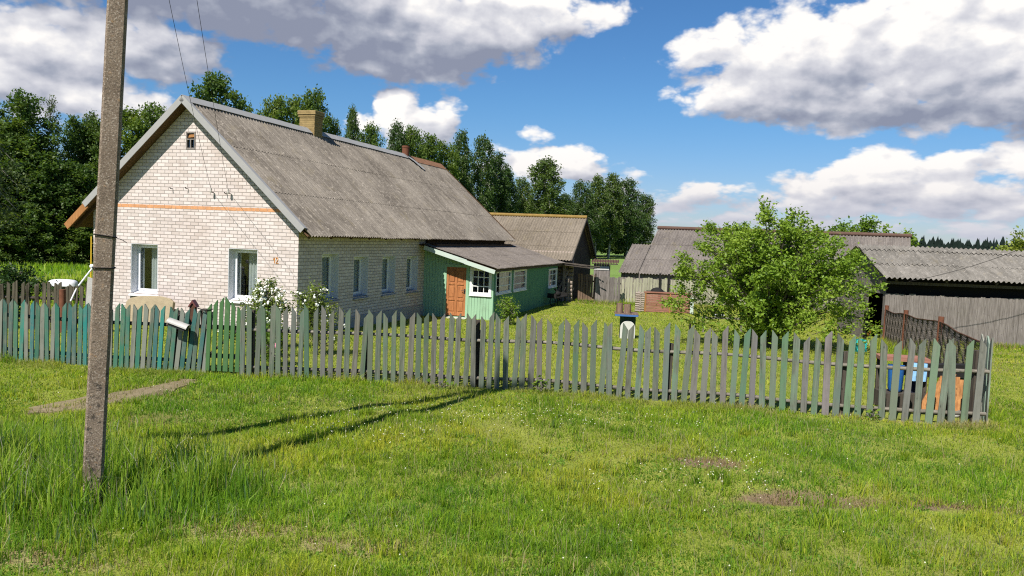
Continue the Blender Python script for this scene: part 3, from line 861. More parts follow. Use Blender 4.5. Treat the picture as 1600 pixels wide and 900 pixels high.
MB().box(PX - .06, PX + .012, PY0 - .045, PY0 + .03, -.66, pr_z(PX) - .07).build('corner_board', 'sunlit_green_boards', annex)
MB().box(.0, PX + .02, PY0 - .05, PY0 - .0, -.8, -.62).box(PX - .05, PX + .02, PY0, PY1, -.9, -.72).build('footing', 'stone', annex)
# door
dr = MB()
x0, x1, z0, z1 = DOOR
dr.box(x0 + .03, x1 - .03, -.012, .028, z0 + .03, z1 - .03, MF)
door = dr.build('door', 'door_wood', annex)
pn = MB(); cw = (x1 - x0 - .06 - .09 - .09) / 2
st = [(x0 + .03, x0 + .12), ((x0 + x1) / 2 - .04, (x0 + x1) / 2 + .04), (x1 - .12, x1 - .03)]
rows = [(z0 + .03, z0 + .15), (z0 + .60, z0 + .68), (z0 + 1.19, z0 + 1.27), (z1 - .13, z1 - .03)]
for a, b_ in st: pn.box(a, b_, -.034, -.0122, z0 + .031, z1 - .031, MF)
for a, b_ in rows:
    for (sa, sb) in ((st[0][1], st[1][0]), (st[1][1], st[2][0])): pn.box(sa, sb, -.0335, -.0122, a, b_, MF)
for (za, zb) in ((rows[0][1], rows[1][0]), (rows[1][1], rows[2][0]), (rows[2][1], rows[3][0])):
    for (sa, sb) in ((st[0][1], st[1][0]), (st[1][1], st[2][0])): pn.box(sa + .035, sb - .035, -.028, -.0122, za + .05, zb - .05, MF)
bevel(pn.build('door_panels', 'door_wood', door), .006, 1)
MB().box(x1 - .10, x1 - .055, -.052, -.0345, z0 + .88, z0 + 1.06, MF).tube([MF @ Vector((x1 - .08, -.09, z0 + .99)), MF @ Vector((x1 - .2, -.09, z0 + .985))], .011, 6).tube([MF @ Vector((x1 - .08, -.05, z0 + .99)), MF @ Vector((x1 - .08, -.09, z0 + .99))], .011, 6).build('handle', 'dark_metal', door)
df = MB()
df.box(x0 - .07, x0 + .03, -.055, .02, z0 - .02, z1 + .07, MF).box(x1 - .03, x1 + .07, -.055, .02, z0 - .02, z1 + .07, MF).box(x0 + .03, x1 - .03, -.0545, .02, z1 - .03, z1 + .07, MF)
df.build('door_frame', 'sunlit_green_boards', annex)
MB().box(x0 - .05, x1 + .1, -.30, -.06, z0 - .10, z0 - .02, MF).box(x0 - .15, x1 + .3, -.62, -.302, z0 - .25, z0 - .13, MF).build('doorstep', 'white_wash', annex)


def annex_window(M, w, h, cols, rows_z, casing=.085, lace=True):
    fr = MB()
    for (a, b_, c, d) in ((-casing, 0, -casing, h + casing), (w, w + casing, -casing, h + casing), (0, w, -casing, 0), (0, w, h, h + casing)): fr.box(a, b_, -.058, -.0305, c, d, M)
    fr.box(-casing - .02, w + casing + .02, -.085, -.0585, -casing - .03, -casing + .005, M)
    win = fr.build('window', 'window_white', annex)
    s = MB(); t = .035
    for (a, b_, c, d) in ((0, t, 0, h), (w - t, w, 0, h), (t, w - t, 0, t), (t, w - t, h - t, h)): s.box(a, b_, -.03, .02, c, d, M)
    for z in rows_z: s.box(t, w - t, -.022, .012, z - .016, z + .016, M)
    for k_ in range(1, cols):
        xx = w * k_ / cols; s.box(xx - .013, xx + .013, -.0215, .0115, t, h - t, M)
    s.build('muntins', 'window_white', win)
    MB().box(t, w - t, -.004, .0, t, h - t, M).build('pane', 'pane_glass', win)
    if lace: curtain_mesh(.03, w - .03, .02, h - .02, .10, M, n=60, amp=.02, waves=9).build('lace_curtain', 'lace', win)
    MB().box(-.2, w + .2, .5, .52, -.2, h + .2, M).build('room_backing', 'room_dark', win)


annex_window(MF @ Matrix.Translation((PW[0], 0, PW[2])), PW[1] - PW[0], PW[3] - PW[2], 3, [.26, .60], lace=False)
for q in SW: annex_window(MS @ Matrix.Translation((q[0], 0, q[2])), q[1] - q[0], q[3] - q[2], 1 if q[0] < 8 else 2, [.24, .56], casing=.055)
# low roof
pr = MB(); dp_ = Vector((1, 0, -.2715)).normalized()
corrugated(pr, (.10, 8.30, pr_z(.10)), (0, 1, 0), dp_, 12.4, 3.08, 2, amp=.022)
proof = pr.build('roof', 'slate_porch', annex)
npr = Vector((.2715, 0, 1)).normalized()
pu = MB(); a = Vector((.02, 0, pr_z(.02)))
q = [a - npr * .04, a + dp_ * 3.1 - npr * .04, a + dp_ * 3.1 - npr * .07, a - npr * .07]
vs = [v + Vector((0, 8.285, 0)) for v in q] + [v + Vector((0, 20.5, 0)) for v in q]
pu.add(vs, [(3, 2, 1, 0), (4, 5, 6, 7), (0, 1, 5, 4), (1, 2, 6, 5), (2, 3, 7, 6), (3, 0, 4, 7)]).build('soffit', 'soffit_wood_dark', proof)
fa = MB(); a0 = Vector((.24, 8.28, pr_z(.24) - .03)); a1 = a0 + dp_ * 1.75; a2 = a0 + dp_ * 2.92
fa.bar(a0 - npr * .07, a1 - npr * .07, .026, .16, up=npr).bar(a1 - dp_ * .06 + Vector((0, -.028, 0)) - npr * .085, a2 + Vector((0, -.028, 0)) - npr * .085, .026, .15, up=npr)
fa.build('fascia', 'pale_fascia', proof)
MB().bar((PX + .16, 8.6, pr_z(PX + .16) - .10), (PX + .16, 20.3, pr_z(PX + .16) - .10), .03, .10).build('fascia', 'old_post', proof)

# ------------------------------------------------------------------ log barn behind the annex
barn = tag(empty('log_barn', (-5.8959, 21.9615, 0), HT), 'dark log barn behind the green annex, its roof ridge yellow with moss', 'barn')
BX, BY0, BY1, BAY, BAZ = 3.15, 20.0, 25.6, 22.75, 3.75
bsl = (BAZ - 1.52) / (BAY - 19.45)
def barn_z(y): return BAZ - bsl * abs(y - BAY)
lg = MB(); z = -.72
while z < barn_z(BY0) - .15:
    lg.tube([(-6.2, BY0 + .11, z + .11), (BX + .22, BY0 + .11, z + .11)], .115 + random.uniform(-.012, .01), 8); z += .205
lg.box(-6.2, BX - .02, BY0 + .1, BY0 + .14, -.75, barn_z(BY0) - .1)
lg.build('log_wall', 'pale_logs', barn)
gb = MB(); y = BY0
while y < BY1 - .01:
    e = min(y + .15, BY1)
    gb.add([(BX, y + .004, -.8), (BX, e - .004, -.8), (BX, e - .004, barn_z(e) - .08), (BX, y + .004, barn_z(y) - .08), (BX - .03, y + .004, -.8), (BX - .03, e - .004, -.8), (BX - .03, e - .004, barn_z(e) - .08), (BX - .03, y + .004, barn_z(y) - .08)],
           [(0, 1, 2, 3), (7, 6, 5, 4), (0, 4, 5, 1), (1, 5, 6, 2), (2, 6, 7, 3), (3, 7, 4, 0)]); y = e
gb.build('gable_wall', 'shaded_logs', barn)
MB().box(-6.2, BX, BY1, BY1 + .1, -.8, barn_z(BY1) - .1).box(-6.3, -6.2, BY0, BY1, -.8, 2.0).build('back_wall', 'shaded_logs', barn)
df_ = Vector((0, -1, -bsl)).normalized(); db_ = Vector((0, 1, -bsl)).normalized()
br = MB(); bl = (BAY - 19.45) * math.hypot(1, bsl)
corrugated(br, (-6.4, BAY, BAZ), (1, 0, 0), df_, 6.4 + BX + .25, bl, 3, amp=.024)
corrugated(br, (-6.4, BAY, BAZ), (1, 0, 0), db_, 6.4 + BX + .25, bl, 3, amp=.024)
broof = br.build('roof', 'slate_barn', barn)
rc = MB(); rc.tube([(-6.4, BAY, BAZ + .03), (BX + .27, BAY, BAZ + .03)], .10, 8); rc.build('ridge_cap', 'moss_ridge', broof)
MB().bar((BX + .27, BAY, BAZ - .06), (BX + .27, 19.5, 1.50), .025, .13, up=(0, -.7, 1)).bar((BX + .27, BAY, BAZ - .06), (BX + .27, 26.0, barn_z(26.0) - .06), .025, .13, up=(0, .7, 1)).build('bargeboard', 'old_post', broof)
# posts, boards and a low pole awning cluttering the barn's front corner
cl = MB(); cl.box(2.92, 3.04, 19.75, 19.9, -.75, 1.35).box(3.14, 3.24, 19.8, 19.93, -.75, .6).bar((2.5, 19.85, -.4), (3.2, 19.8, 1.0), .05, .09)
cl.build('corner_posts', 'pale_logs', barn)
awn = MB(); awn.bar((1.6, 19.9, 1.42), (4.55, 19.75, 1.19), .9, .03)
for k_ in range(5): awn.tube([(1.9, 19.4 + .18 * k_, 1.50), (4.4 + random.uniform(-.3, .45), 19.35 + .17 * k_, 1.24 + random.uniform(-.03, .05))], .026, 6)
awn.build('awning', 'old_post', barn)

# ------------------------------------------------------------------ small outhouse
oh = tag(empty('outhouse', (4.72, 42.6, 0), HT * .5), 'small weathered plank outhouse with scalloped sheet roof beyond the rear fence', 'outhouse')
ow = MB()
for k_ in range(6): ow.box(-.41 + k_ * .137, -.41 + (k_ + 1) * .137 - .008, random.uniform(-.006, 0), .03, -.55, 1.36)
for k_ in range(7): ow.box(.412, .44, .03 + k_ * .13, .03 + (k_ + 1) * .13 - .008, -.55, 1.28)
ow.box(-.41, -.38, .03, .94, -.55, 1.28).box(-.38, .41, .92, .95, -.55, 1.2)
ow.build('wall', 'grey_boards', oh)
MB().box(-.40, .40, -.03, -.008, 1.02, 1.22).build('pale_board', 'white_wash', oh)
orf = MB(); corrugated(orf, (-.55, 1.05, 1.56), (1, 0, 0), Vector((0, -1, -.12)), 1.45, 1.3, 1, amp=.035, wl=.14)
orf.build('roof', 'brown_ridge', oh)
MB().box(-.52, .86, -.22, -.19, 1.33, 1.385).build('eave_board', 'old_post', oh)

# ------------------------------------------------------------------ far barn behind the tree
BT = -R(24)
fb = tag(empty('long_barn', (8.65, 48.0, 0), BT), 'long low barn with stepped grey corrugated roof behind the leafy apple tree', 'barn')
fz0 = 3.42; fs = .62
dfb = Vector((0, -1, -fs)).normalized(); dbb = Vector((0, 1, -fs)).normalized()
fr_ = MB(); corrugated(fr_, (0, 0, fz0), (1, 0, 0), dfb, 13.5, 4.9, 3, amp=.03, wl=.17); corrugated(fr_, (0, 0, fz0), (1, 0, 0), dbb, 13.5, 4.9, 3, amp=.03, wl=.17, seg=4)
y1 = -1.55
corrugated(fr_, (-1.15, y1, fz0 + fs * y1), (1, 0, 0), dfb, 1.1, 4.9 - 1.55 * math.hypot(1, fs), 2, amp=.03, wl=.17)
froof = fr_.build('roof', 'slate_far', fb)
MB().tube([(-.1, 0, fz0 + .06), (13.55, 0, fz0 + .06)], .11, 6).build('ridge_cap', 'brown_ridge', froof)
fwl = MB()
for k_ in range(86): fwl.box(-1.05 + k_ * .165, -1.05 + (k_ + 1) * .165 - .01, -3.95 + random.uniform(-.01, .01), -3.9, -.8, fz0 - fs * 3.95 + .0)
fwl.box(-1.0, -.95, -3.9, 0, -.8, fz0 - fs * 3.6 - .3).box(13.0, 13.05, -3.9, 3.9, -.8, fz0 - fs * 3.9)
fwl.prism([(-3.9, -.8), (3.9, -.8), (3.9, fz0 - fs * 3.9 - .05), (0, fz0 - .1), (-3.9, fz0 - fs * 3.9 - .05)], 0.05, .1, Matrix.Rotation(R(90), 4, 'Z') @ Matrix.Translation((0, 0, 0)))
fwl.box(-.05, 13.05, 3.9, 3.95, -.8, fz0 - fs * 3.9)
fwl.build('wall', 'grey_boards', fb)

# ------------------------------------------------------------------ plank shed at the right
sh = tag(empty('plank_shed', (12.75, 27.3, 0), 0), 'long grey plank shed with pale corrugated roof and dark gap under the eave', 'shed')
SEV, SRZ, SDEP = 1.70, 2.77, 1.95       # eave z, ridge z, ridge depth
ss = (SRZ - SEV) / (SDEP + .42)
pw = MB(); x = 0.0
while x < 16:
    w = random.uniform(.13, .21); dy = random.uniform(-.012, .012); zt = 1.17 + random.uniform(-.03, .03)
    pw.prism([(x, -.75), (x + w - .008, -.75), (x + w - .008 + random.uniform(-.006, .006), zt), (x + random.uniform(-.005, .005), zt)], dy, dy + .025); x += w
pw.box(0, 16, .03, .04, -.75, 1.1)
pw.build('front_wall', 'grey_boards', sh)
gw = MB()
y = .0
while y < 3.85:
    w = random.uniform(.14, .2)
    zt = SRZ - ss * abs(y + w / 2 - SDEP) - .1
    gw.box(0, .025, y + .004, y + w - .004, (-.75 if not (.2 < y + w / 2 < 1.35) else 1.15), zt); y += w
gw.box(-.03, -.002, 1.45, 3.7, .18, .26).build('gable_wall', 'grey_boards', sh)
MB().box(1.6, 1.63, .3, 3.8, -.75, 1.8).box(.02, 16, 3.85, 3.88, -.75, 1.9).box(.03, 16, .28, .31, 1.0, 1.86).build('dark_backing', 'black_void', sh)  # near-black sheets added to darken the eave gap and the shed's inside
sr = MB(); dsf = Vector((0, -1, -ss)).normalized(); dsb = Vector((0, 1, -ss)).normalized(); sll = (SDEP + .42) * math.hypot(1, ss)
corrugated(sr, (-.28, SDEP, SRZ), (1, 0, 0), dsf, 16.5, sll, 2, amp=.036, wl=.175, lap=.2, step=.03, jitter=.012)
corrugated(sr, (-.28, SDEP, SRZ - .03), (1, 0, 0), dsb, 16.5, sll, 2, amp=.036, wl=.175)
sro = sr.build('roof', 'slate_shed', sh)
MB().box(-.2, 16, -.02, .06, 1.50, 1.60).build('wall_plate', 'old_post', sro)
for k_ in range(10): MB().bar((.2 + k_ * 1.7, -.32, SEV - .04), (.2 + k_ * 1.7, SDEP, SRZ - .13), .07, .09).build('rafter', 'old_post', sro)
# the ridge sheet row, overlapping on top
rw = MB(); corrugated(rw, (-.28, SDEP + .05, SRZ + .05), (1, 0, 0), dsf, 16.5, .42, 1, amp=.036, wl=.175)
rw.build('ridge_row', 'slate_shed', sro)

# ------------------------------------------------------------------ fences
def picket_mesh(w, h, slant, name='picket', t=.022, notch=.10):
    # slant +1: point on the right, -1: on the left, 0: two-sided point
    if slant > 0: poly = [(-w / 2, 0), (w / 2, 0), (w / 2, h), (w / 2 - .012, h), (-w / 2, h - notch)]
    elif slant < 0: poly = [(-w / 2, 0), (w / 2, 0), (w / 2, h - notch), (-w / 2 + .012, h), (-w / 2, h)]
    else: poly = [(-w / 2, 0), (w / 2, 0), (w / 2, h - notch * .5), (.01, h), (-.01, h), (-w / 2, h - notch * .5)]
    mb = MB()
    # a few cross sections so that boards can warp
    n = len(poly)
    mb.prism(poly, -t, 0)
    me = mb.mesh(name); return me


PICK = {s: picket_mesh(.096, 1.27, s) for s in (-1, 0, 1)}
for me in PICK.values(): me.materials.append(MATS['fence_wood'])
PICT = {s: picket_mesh(.096, 1.27, s) for s in (-1, 1)}
for me in PICT.values(): me.materials.append(MATS['teal_wood'])
PICG = {s: picket_mesh(.096, 1.27, s) for s in (-1, 1)}
for me in PICG.values(): me.materials.append(MATS['gate_wood'])


def add_picket(parent, base, me, lean=0.0, yaw=0.0, sx=1.0, sz=1.0, col=None, name='picket', tilt=0.0):
    o = bpy.data.objects.new(name, me); COL.objects.link(o); o.parent = parent
    o.location = base; o.rotation_euler = (tilt, lean, yaw); o.scale = (sx, 1, sz)
    if col: o.color = (*col, 1)
    return o


GREENS = [(.085, .155, .09), (.10, .17, .105), (.08, .135, .08), (.11, .16, .105), (.12, .20, .125), (.095, .145, .095)]
TEALS = [(.03, .115, .09), (.034, .13, .10), (.028, .10, .078), (.045, .12, .09), (.022, .16, .128)]


def rail_along(pts, z, r=.035, wob=.02):
    P = []
    for (a, b_) in zip(pts[:-1], pts[1:]):
        for k_ in range(8):
            t = k_ / 8; P.append((a[0] + (b_[0] - a[0]) * t, a[1] + (b_[1] - a[1]) * t + .05, z + g1(a[0], a[1]) + random.uniform(-wob, wob)))
    P.append((pts[-1][0], pts[-1][1] + .05, z + g1(*pts[-1])))
    return MB().tube(P, [r * random.uniform(.85, 1.1) for _ in P], 7)


# main green-grey picket fence
LINE = [(-4.64, 13.71), (-2.5, 13.66), (-.48, 13.58), (1.5, 13.24), (3.2, 12.89), (5.3, 12.42), (7.28, 12.0)]
mf = tag(empty('picket_fence', (LINE[0][0], LINE[0][1], 0)), 'long grey green picket fence with slanted tops across the lawn', 'fence')
ox_, oy_ = LINE[0]
cum = [0]
for a, b_ in zip(LINE[:-1], LINE[1:]): cum.append(cum[-1] + math.hypot(b_[0] - a[0], b_[1] - a[1]))
def line_at(s):
    for i in range(len(LINE) - 1):
        if s <= cum[i + 1] or i == len(LINE) - 2:
            t = (s - cum[i]) / (cum[i + 1] - cum[i]); a, b_ = LINE[i], LINE[i + 1]
            return a[0] + (b_[0] - a[0]) * t, a[1] + (b_[1] - a[1]) * t, math.atan2(b_[1] - a[1], b_[0] - a[0])
s = .04; i = 0; nn = 0
while s < cum[-1] - .02:
    x, y, yaw = line_at(s); f = s / cum[-1]
    w = (.080 + .021 * f) * random.uniform(.93, 1.07)
    sl_ = 1 if i % 2 == 0 else -1
    h = (1.30 + .02 * math.sin(s * 1.7) + (.09 * f if f > .8 else .05 * f)) * random.choice([1, 1, 1, 1, .985, 1.015, 1.025, .97, .95]) * random.uniform(.99, 1.01)
    base = random.choice(GREENS); g_ = 1.0 + .5 * smoothstep(.35, .9, np.array(f)).item() * random.uniform(.4, 1.2)
    if random.random() < .25: base = (.15, .15, .13)
    bw = random.uniform(.55, .95); col = tuple(min(.5, .76 * (c * bw + q_ * (1 - bw)) * g_ * random.uniform(.9, 1.1)) for c, q_ in zip(base, (.15, .155, .135)))
    add_picket(mf, (x - ox_, y - oy_, g1(x, y) - .04 - .04 * f), PICK[sl_], lean=R(random.gauss(0, 1.15)), yaw=yaw + R(random.gauss(0, 1.5)), sx=w / .096, sz=h / 1.27, col=col)
    s += (.126 + .046 * f) * random.uniform(.93, 1.07); i += 1
def local_line(L): return [(a - ox_, b_ - oy_) for a, b_ in L]
def rail_local(L, z, r):
    P = []
    for (a, b_) in zip(L[:-1], L[1:]):
        for k_ in range(8):
            t = k_ / 8; x = a[0] + (b_[0] - a[0]) * t; y = a[1] + (b_[1] - a[1]) * t
            P.append((x - ox_, y - oy_ + .05, z + g1(x, y) + .012 * math.sin(x * 2.1)))
    P.append((L[-1][0] - ox_, L[-1][1] - oy_ + .05, z + g1(*L[-1])))
    return MB().tube(P, [r * random.uniform(.85, 1.12) for _ in P], 7)
rail_local(LINE, .82, .030).build('rail', 'old_rail', mf); rail_local(LINE, .17, .032).build('rail', 'old_rail', mf)
for (px, py, ph, lean) in ((-4.5, 13.82, 1.15, 0), (-2.45, 13.8, 1.1, 0), (-.58, 13.74, 1.14, 0), (-.50, 13.78, .96, .02), (2.62, 13.12, .95, .02), (5.3, 12.56, 1.0, 0), (7.15, 12.16, 1.15, 0)):
    MB().bar((px - ox_, py - oy_, -.3), (px - ox_ + lean, py - oy_, ph), .11, .10, up=(0, 1, 0)).build('post', 'old_post', mf)

# teal picket fence at the left
LL = [(-10.6, 14.55), (-9.21, 14.39), (-7.57, 14.2), (-6.99, 14.08), (-5.5, 13.9), (-5.30, 13.88)]
tf = tag(empty('picket_fence', (LL[0][0], LL[0][1], 0)), 'peeling teal picket fence in front of the white brick gable', 'fence')
cum2 = [0]
for a, b_ in zip(LL[:-1], LL[1:]): cum2.append(cum2[-1] + math.hypot(b_[0] - a[0], b_[1] - a[1]))
s = .03; i = 0
while s < cum2[-1] - .02:
    for j in range(len(LL) - 1):
        if s <= cum2[j + 1] or j == len(LL) - 2:
            t = (s - cum2[j]) / (cum2[j + 1] - cum2[j]); a, b_ = LL[j], LL[j + 1]; x = a[0] + (b_[0] - a[0]) * t; y = a[1] + (b_[1] - a[1]) * t; yaw = math.atan2(b_[1] - a[1], b_[0] - a[0]); break
    ln = float(smoothstep(-7.2, -5.5, np.array(x))) * 5.5 + 1.0
    col = random.choice(TEALS); col = tuple(c * random.uniform(.85, 1.15) for c in col)
    if random.random() < .22: col = (.17, .18, .15)
    add_picket(tf, (x - LL[0][0] , y - LL[0][1], g1(x, y) - .02), PICT[1 if i % 2 else -1], lean=R(ln + random.gauss(0, 1.0)), yaw=yaw + R(random.gauss(0, 1.5)), sx=.076 / .096 * random.uniform(.93, 1.07), sz=(1.14 + .03 * math.sin(s * 2)) / 1.27 * random.uniform(.98, 1.02), col=col)
    s += .104 * random.uniform(.94, 1.06); i += 1
for z in (.18, .80):
    P = [(a - LL[0][0] + .01, b_ - LL[0][1] + .05, z + .02 * math.sin(k_ * 2)) for k_, (a, b_) in enumerate(LL)]
    MB().tube(P, .034, 7).build('rail', 'old_post', tf)
for (px, py, ph) in ((-9.3, 14.5, .95), (-7.4, 14.28, .95), (-5.9, 14.06, 1.0)):
    MB().bar((px - LL[0][0], py - LL[0][1], -.3), (px - LL[0][0] + .06, py - LL[0][1], ph), .10, .10, up=(0, 1, 0)).build('post', 'old_post', tf)
# dark post with a small peaked tin cap, between fence and gate
pc = tag(empty('capped_post', (-5.66, 14.12, 0)), 'dark fence post with small peaked red tin cap behind the grey mailbox', 'post')
MB().bar((0, 0, -.3), (.03, 0, 1.17), .10, .09, up=(0, 1, 0)).build('shaft', 'rust_dark', pc)
MB().prism([(-.045, 1.13), (-.005, 1.20), (.035, 1.26), (.075, 1.2), (.115, 1.13), (.075, 1.15), (.035, 1.21), (-.005, 1.15)], -.07, .07).build('cap', 'dark_red_tin', pc)

# bright green garden gate, arched top, standing a little open
gt = tag(empty('garden_gate', (-4.72, 13.80, 0), R(-4)), 'bright green picket gate with arched top between teal and grey fences', 'gate')
hs_ = [1.20, 1.27, 1.315, 1.33, 1.25, 1.17]
for k_, hh in enumerate(hs_):
    add_picket(gt, (-.53 + k_ * .106, 0, .06), PICG[1 if k_ < 3 else -1], lean=R(1.2), sx=.72 if k_ != 3 else .9, sz=(hh - .03) / 1.27, col=(.055, .125, .045))
for z in (.32, .82): MB().box(-.58, .08, .012, .045, z - .04, z + .04).build('rail', 'old_post', gt)
MB().bar((-.56, .03, .3), (.04, .03, .84), .03, .06, up=(0, 1, 0)).build('brace', 'old_post', gt)
MB().bar((-.66, .10, -.3), (-.64, .10, 1.12), .10, .10, up=(0, 1, 0)).build('gate_post', 'old_post', gt)
MB().tube([(-.72, -.02, 1.14), (-.58, -.035, 1.11), (-.47, -.03, 1.13), (-.47, .03, 1.13)], .008, 5).build('wire_loop', 'black_iron', gt)

# mailbox: half-round tin lid over a shallow box, hung crooked on the pickets
mbx = tag(empty('mailbox', (-5.72, 13.86, .84)), 'grey half-round tin mailbox hung crooked on the teal fence', 'mailbox')
mbx.rotation_euler = (0, R(17), R(-7))
lid = MB(); n = 10; vs = []
for j, xx in enumerate((-.19, .19)):
    for rr in (.085, .078):
        for k_ in range(n + 1):
            a = math.pi * k_ / n; vs.append((xx, -.115 - rr * math.cos(a) * 1.0, rr * math.sin(a) * .9))
def ring(j, o_, k_): return j * 2 * (n + 1) + o_ * (n + 1) + k_
fs_ = []
for k_ in range(n):
    fs_.append((ring(0, 0, k_), ring(1, 0, k_), ring(1, 0, k_ + 1), ring(0, 0, k_ + 1))); fs_.append((ring(0, 1, k_ + 1), ring(1, 1, k_ + 1), ring(1, 1, k_), ring(0, 1, k_)))
    for j in (0, 1): fs_.append((ring(j, 0, k_), ring(j, 0, k_ + 1), ring(j, 1, k_ + 1), ring(j, 1, k_)))
lid.add(vs, fs_, smooth=False); lid.build('lid', 'mailbox_tin', mbx)
MB().box(-.16, .15, -.17, -.04, -.05, .02).build('box', 'dark_metal', mbx)

# side fence turning back at the right end: three pickets, then netting on rusty posts
rf3 = tag(empty('picket_fence', (7.31, 12.05, 0)), 'short return of leaning pickets at the right end of the front fence', 'fence')
for k_ in range(4):
    add_picket(rf3, (.03 + .05 * k_, .10 + .16 * k_, g1(7.3, 12.2) - .03), PICK[1 if k_ % 2 else -1], lean=R(1.5), yaw=R(72 + k_ * 2), sx=1.1, sz=1.36 / 1.27, col=random.choice([(.20, .27, .21), (.24, .24, .20)]))
MB().tube([(-.05, .05, .85), (.28, .78, .82)], .03, 6).build('rail', 'old_rail', rf3)

nf = tag(empty('netting_fence', (7.5, 12.6, 0)), 'brown netting fence sagging on rusty pipe posts beside the plank shed', 'fence')
NL = [(7.5, 12.6), (9.35, 17.4), (11.15, 22.6), (12.45, 26.6)]
def nl_at(t):
    t *= 3; i = min(int(t), 2); f = t - i; a, b_ = NL[i], NL[i + 1]; return a[0] + (b_[0] - a[0]) * f, a[1] + (b_[1] - a[1]) * f
def ntop(t): return 1.18 + .025 * math.cos(t * 3 * 2 * math.pi)
for (t, hh) in ((1 / 3, 1.32), (2 / 3, 1.32), (.985, 1.34)):
    x, y = nl_at(t); b0 = g1(x, y)
    pst = MB().tube([(x - 7.5, y - 12.6, b0 - .3), (x - 7.5 + .03, y - 12.6, b0 + hh)], .062, 9).build('post', 'rust', nf)
MB().tube([(nl_at(k_ / 30)[0] - 7.5, nl_at(k_ / 30)[1] - 12.6, g1(*nl_at(k_ / 30)) + ntop(k_ / 30) + .0) for k_ in range(31)], .014, 5).build('top_wire', 'rust_dark', nf)
net = MB(); L_ = 15.0; cell = .075; H_ = 1.05
def npnt(sx, hz):
    t = min(max(sx / L_, 0), 1); x, y = nl_at(t); b0 = g1(x, y); tp = ntop(t) - .03
    return (x - 7.5 + .012 * math.sin(sx * 9 + hz * 5), y - 12.6, b0 + .03 + hz / H_ * tp)
nseg = 5
for k_ in range(int((L_ + H_) / cell)):
    for sgn in (1, -1):
        pts = []
        for j in range(nseg + 1):
            hz = H_ * j / nseg; sx = k_ * cell - (H_ if sgn > 0 else 0) + sgn * hz
            if 0 <= sx <= L_: pts.append(npnt(sx, hz))
        if len(pts) > 1: net.tube(pts, .0046, 3, cap=False)
net.build('netting', 'old_post', nf)

# dark weathered fence behind the teal one
df2 = tag(empty('picket_fence', (-13.4, 20.0, 0)), 'dark weathered picket fence standing behind the teal fence, by the meadow', 'fence')
PD = {k_: picket_mesh(.08, 1.25, k_, notch=.05) for k_ in (-1, 1)}
for me in PD.values(): me.materials.append(MATS['dark_pickets'])
for k_ in range(29):
    add_picket(df2, (k_ * .112 * random.uniform(.98, 1.02), .0, g1(-12, 20) - .05), PD[1 if random.random() < .5 else -1], lean=R(random.gauss(1, 1.8)), sx=random.uniform(.85, 1.1), sz=random.uniform(.94, 1.03), name='picket')
for z in (.2, .78): MB().tube([(-.1, .05, g1(-12, 20) + z), (3.2, .05, g1(-12, 20) + z + .03)], .04, 6).build('rail', 'old_post', df2)
# rusty post, white pole, grey board, drum by it
tag(MB().tube([(-10.98, 19.5, -.6), (-10.98, 19.5, .87)], .075, 10).build('rusty_post', 'rust'), 'short thick rust brown pipe post beside the dark pickets', 'post')
tag(MB().tube([(-11.0, 19.9, .55), (-10.9, 20.0, .88), (-10.62, 20.2, 1.38)], .022, 6).ball((-10.66, 20.25, 1.42), .06).build('white_pole', 'white_plastic'), 'thin white leaning pole with a round knob beside the concrete pole', 'pole')
tag(bevel(MB().prism([(-.12, 0), (.22, 0), (.12, 1.62), (-.10, 1.7)], 0, .05, Matrix.Translation((-10.42, 19.6, -.5)) @ Matrix.Rotation(R(-6), 4, 'X')).build('grey_slab', 'stone'), .01, 1), 'grey slab standing on edge behind the concrete pole', 'slab')
dk = MB().tube([(-10.55, 20.6, .35), (-10.6, 20.6, .8), (-10.55, 20.6, 1.25)], [.14, .17, .12], 8)
tag(dk.build('cloth_bundle', 'curtain'), 'grey cloth bundle hanging beside the thin white pole', 'cloth')
# white tub upside down in the meadow
tb = MB()
n = 20; prof = [(.60, .0), (.585, .10), (.55, .18), (.45, .235), (.25, .26), (.02, .265)]
vs = []; 
for (rr, zz) in prof:
    for k_ in range(n):
        a = 2 * math.pi * k_ / n; ca, sa = math.cos(a), math.sin(a)
        sq = (abs(ca) ** 4 + abs(sa) ** 4) ** -.25
        vs.append((rr * sq * ca * .9, rr * sq * sa * .55, zz))
fs_ = [(j * n + k_, j * n + (k_ + 1) % n, (j + 1) * n + (k_ + 1) % n, (j + 1) * n + k_) for j in range(len(prof) - 1) for k_ in range(n)] + [tuple((len(prof) - 1) * n + k_ for k_ in range(n))]
tb.add(vs, fs_, smooth=True); tub = tb.build('white_tub', 'white_plastic'); tub.location = (-18.0, 32, -.09); tub.rotation_euler = (0, 0, R(10))
tag(tub, 'white upturned tub showing above the dark picket fence', 'tub')
MB().box(-.5, .5, -.25, .25, -.62, .005).build('crate_base', 'dark_pickets', tub)

# tan rough slab leaning at the wall under the left gable window
sb = MB(); q = hw(-4.6, -.45)
prof = [(-.86, -.9), (.92, -.9), (.86, .36), (.7, .46), (.45, .50), (.1, .50), (-.3, .47), (-.6, .40), (-.74, .30)]
sb.prism(prof, -.05, .06)
so = sb.build('rough_slab', 'tan_plaster'); so.location = (q.x, q.y, 0); so.rotation_euler = (R(-14), 0, HT)
tag(bevel(so, .015, 2), 'tan rough slab leaning on the brick wall under the left window', 'slab')

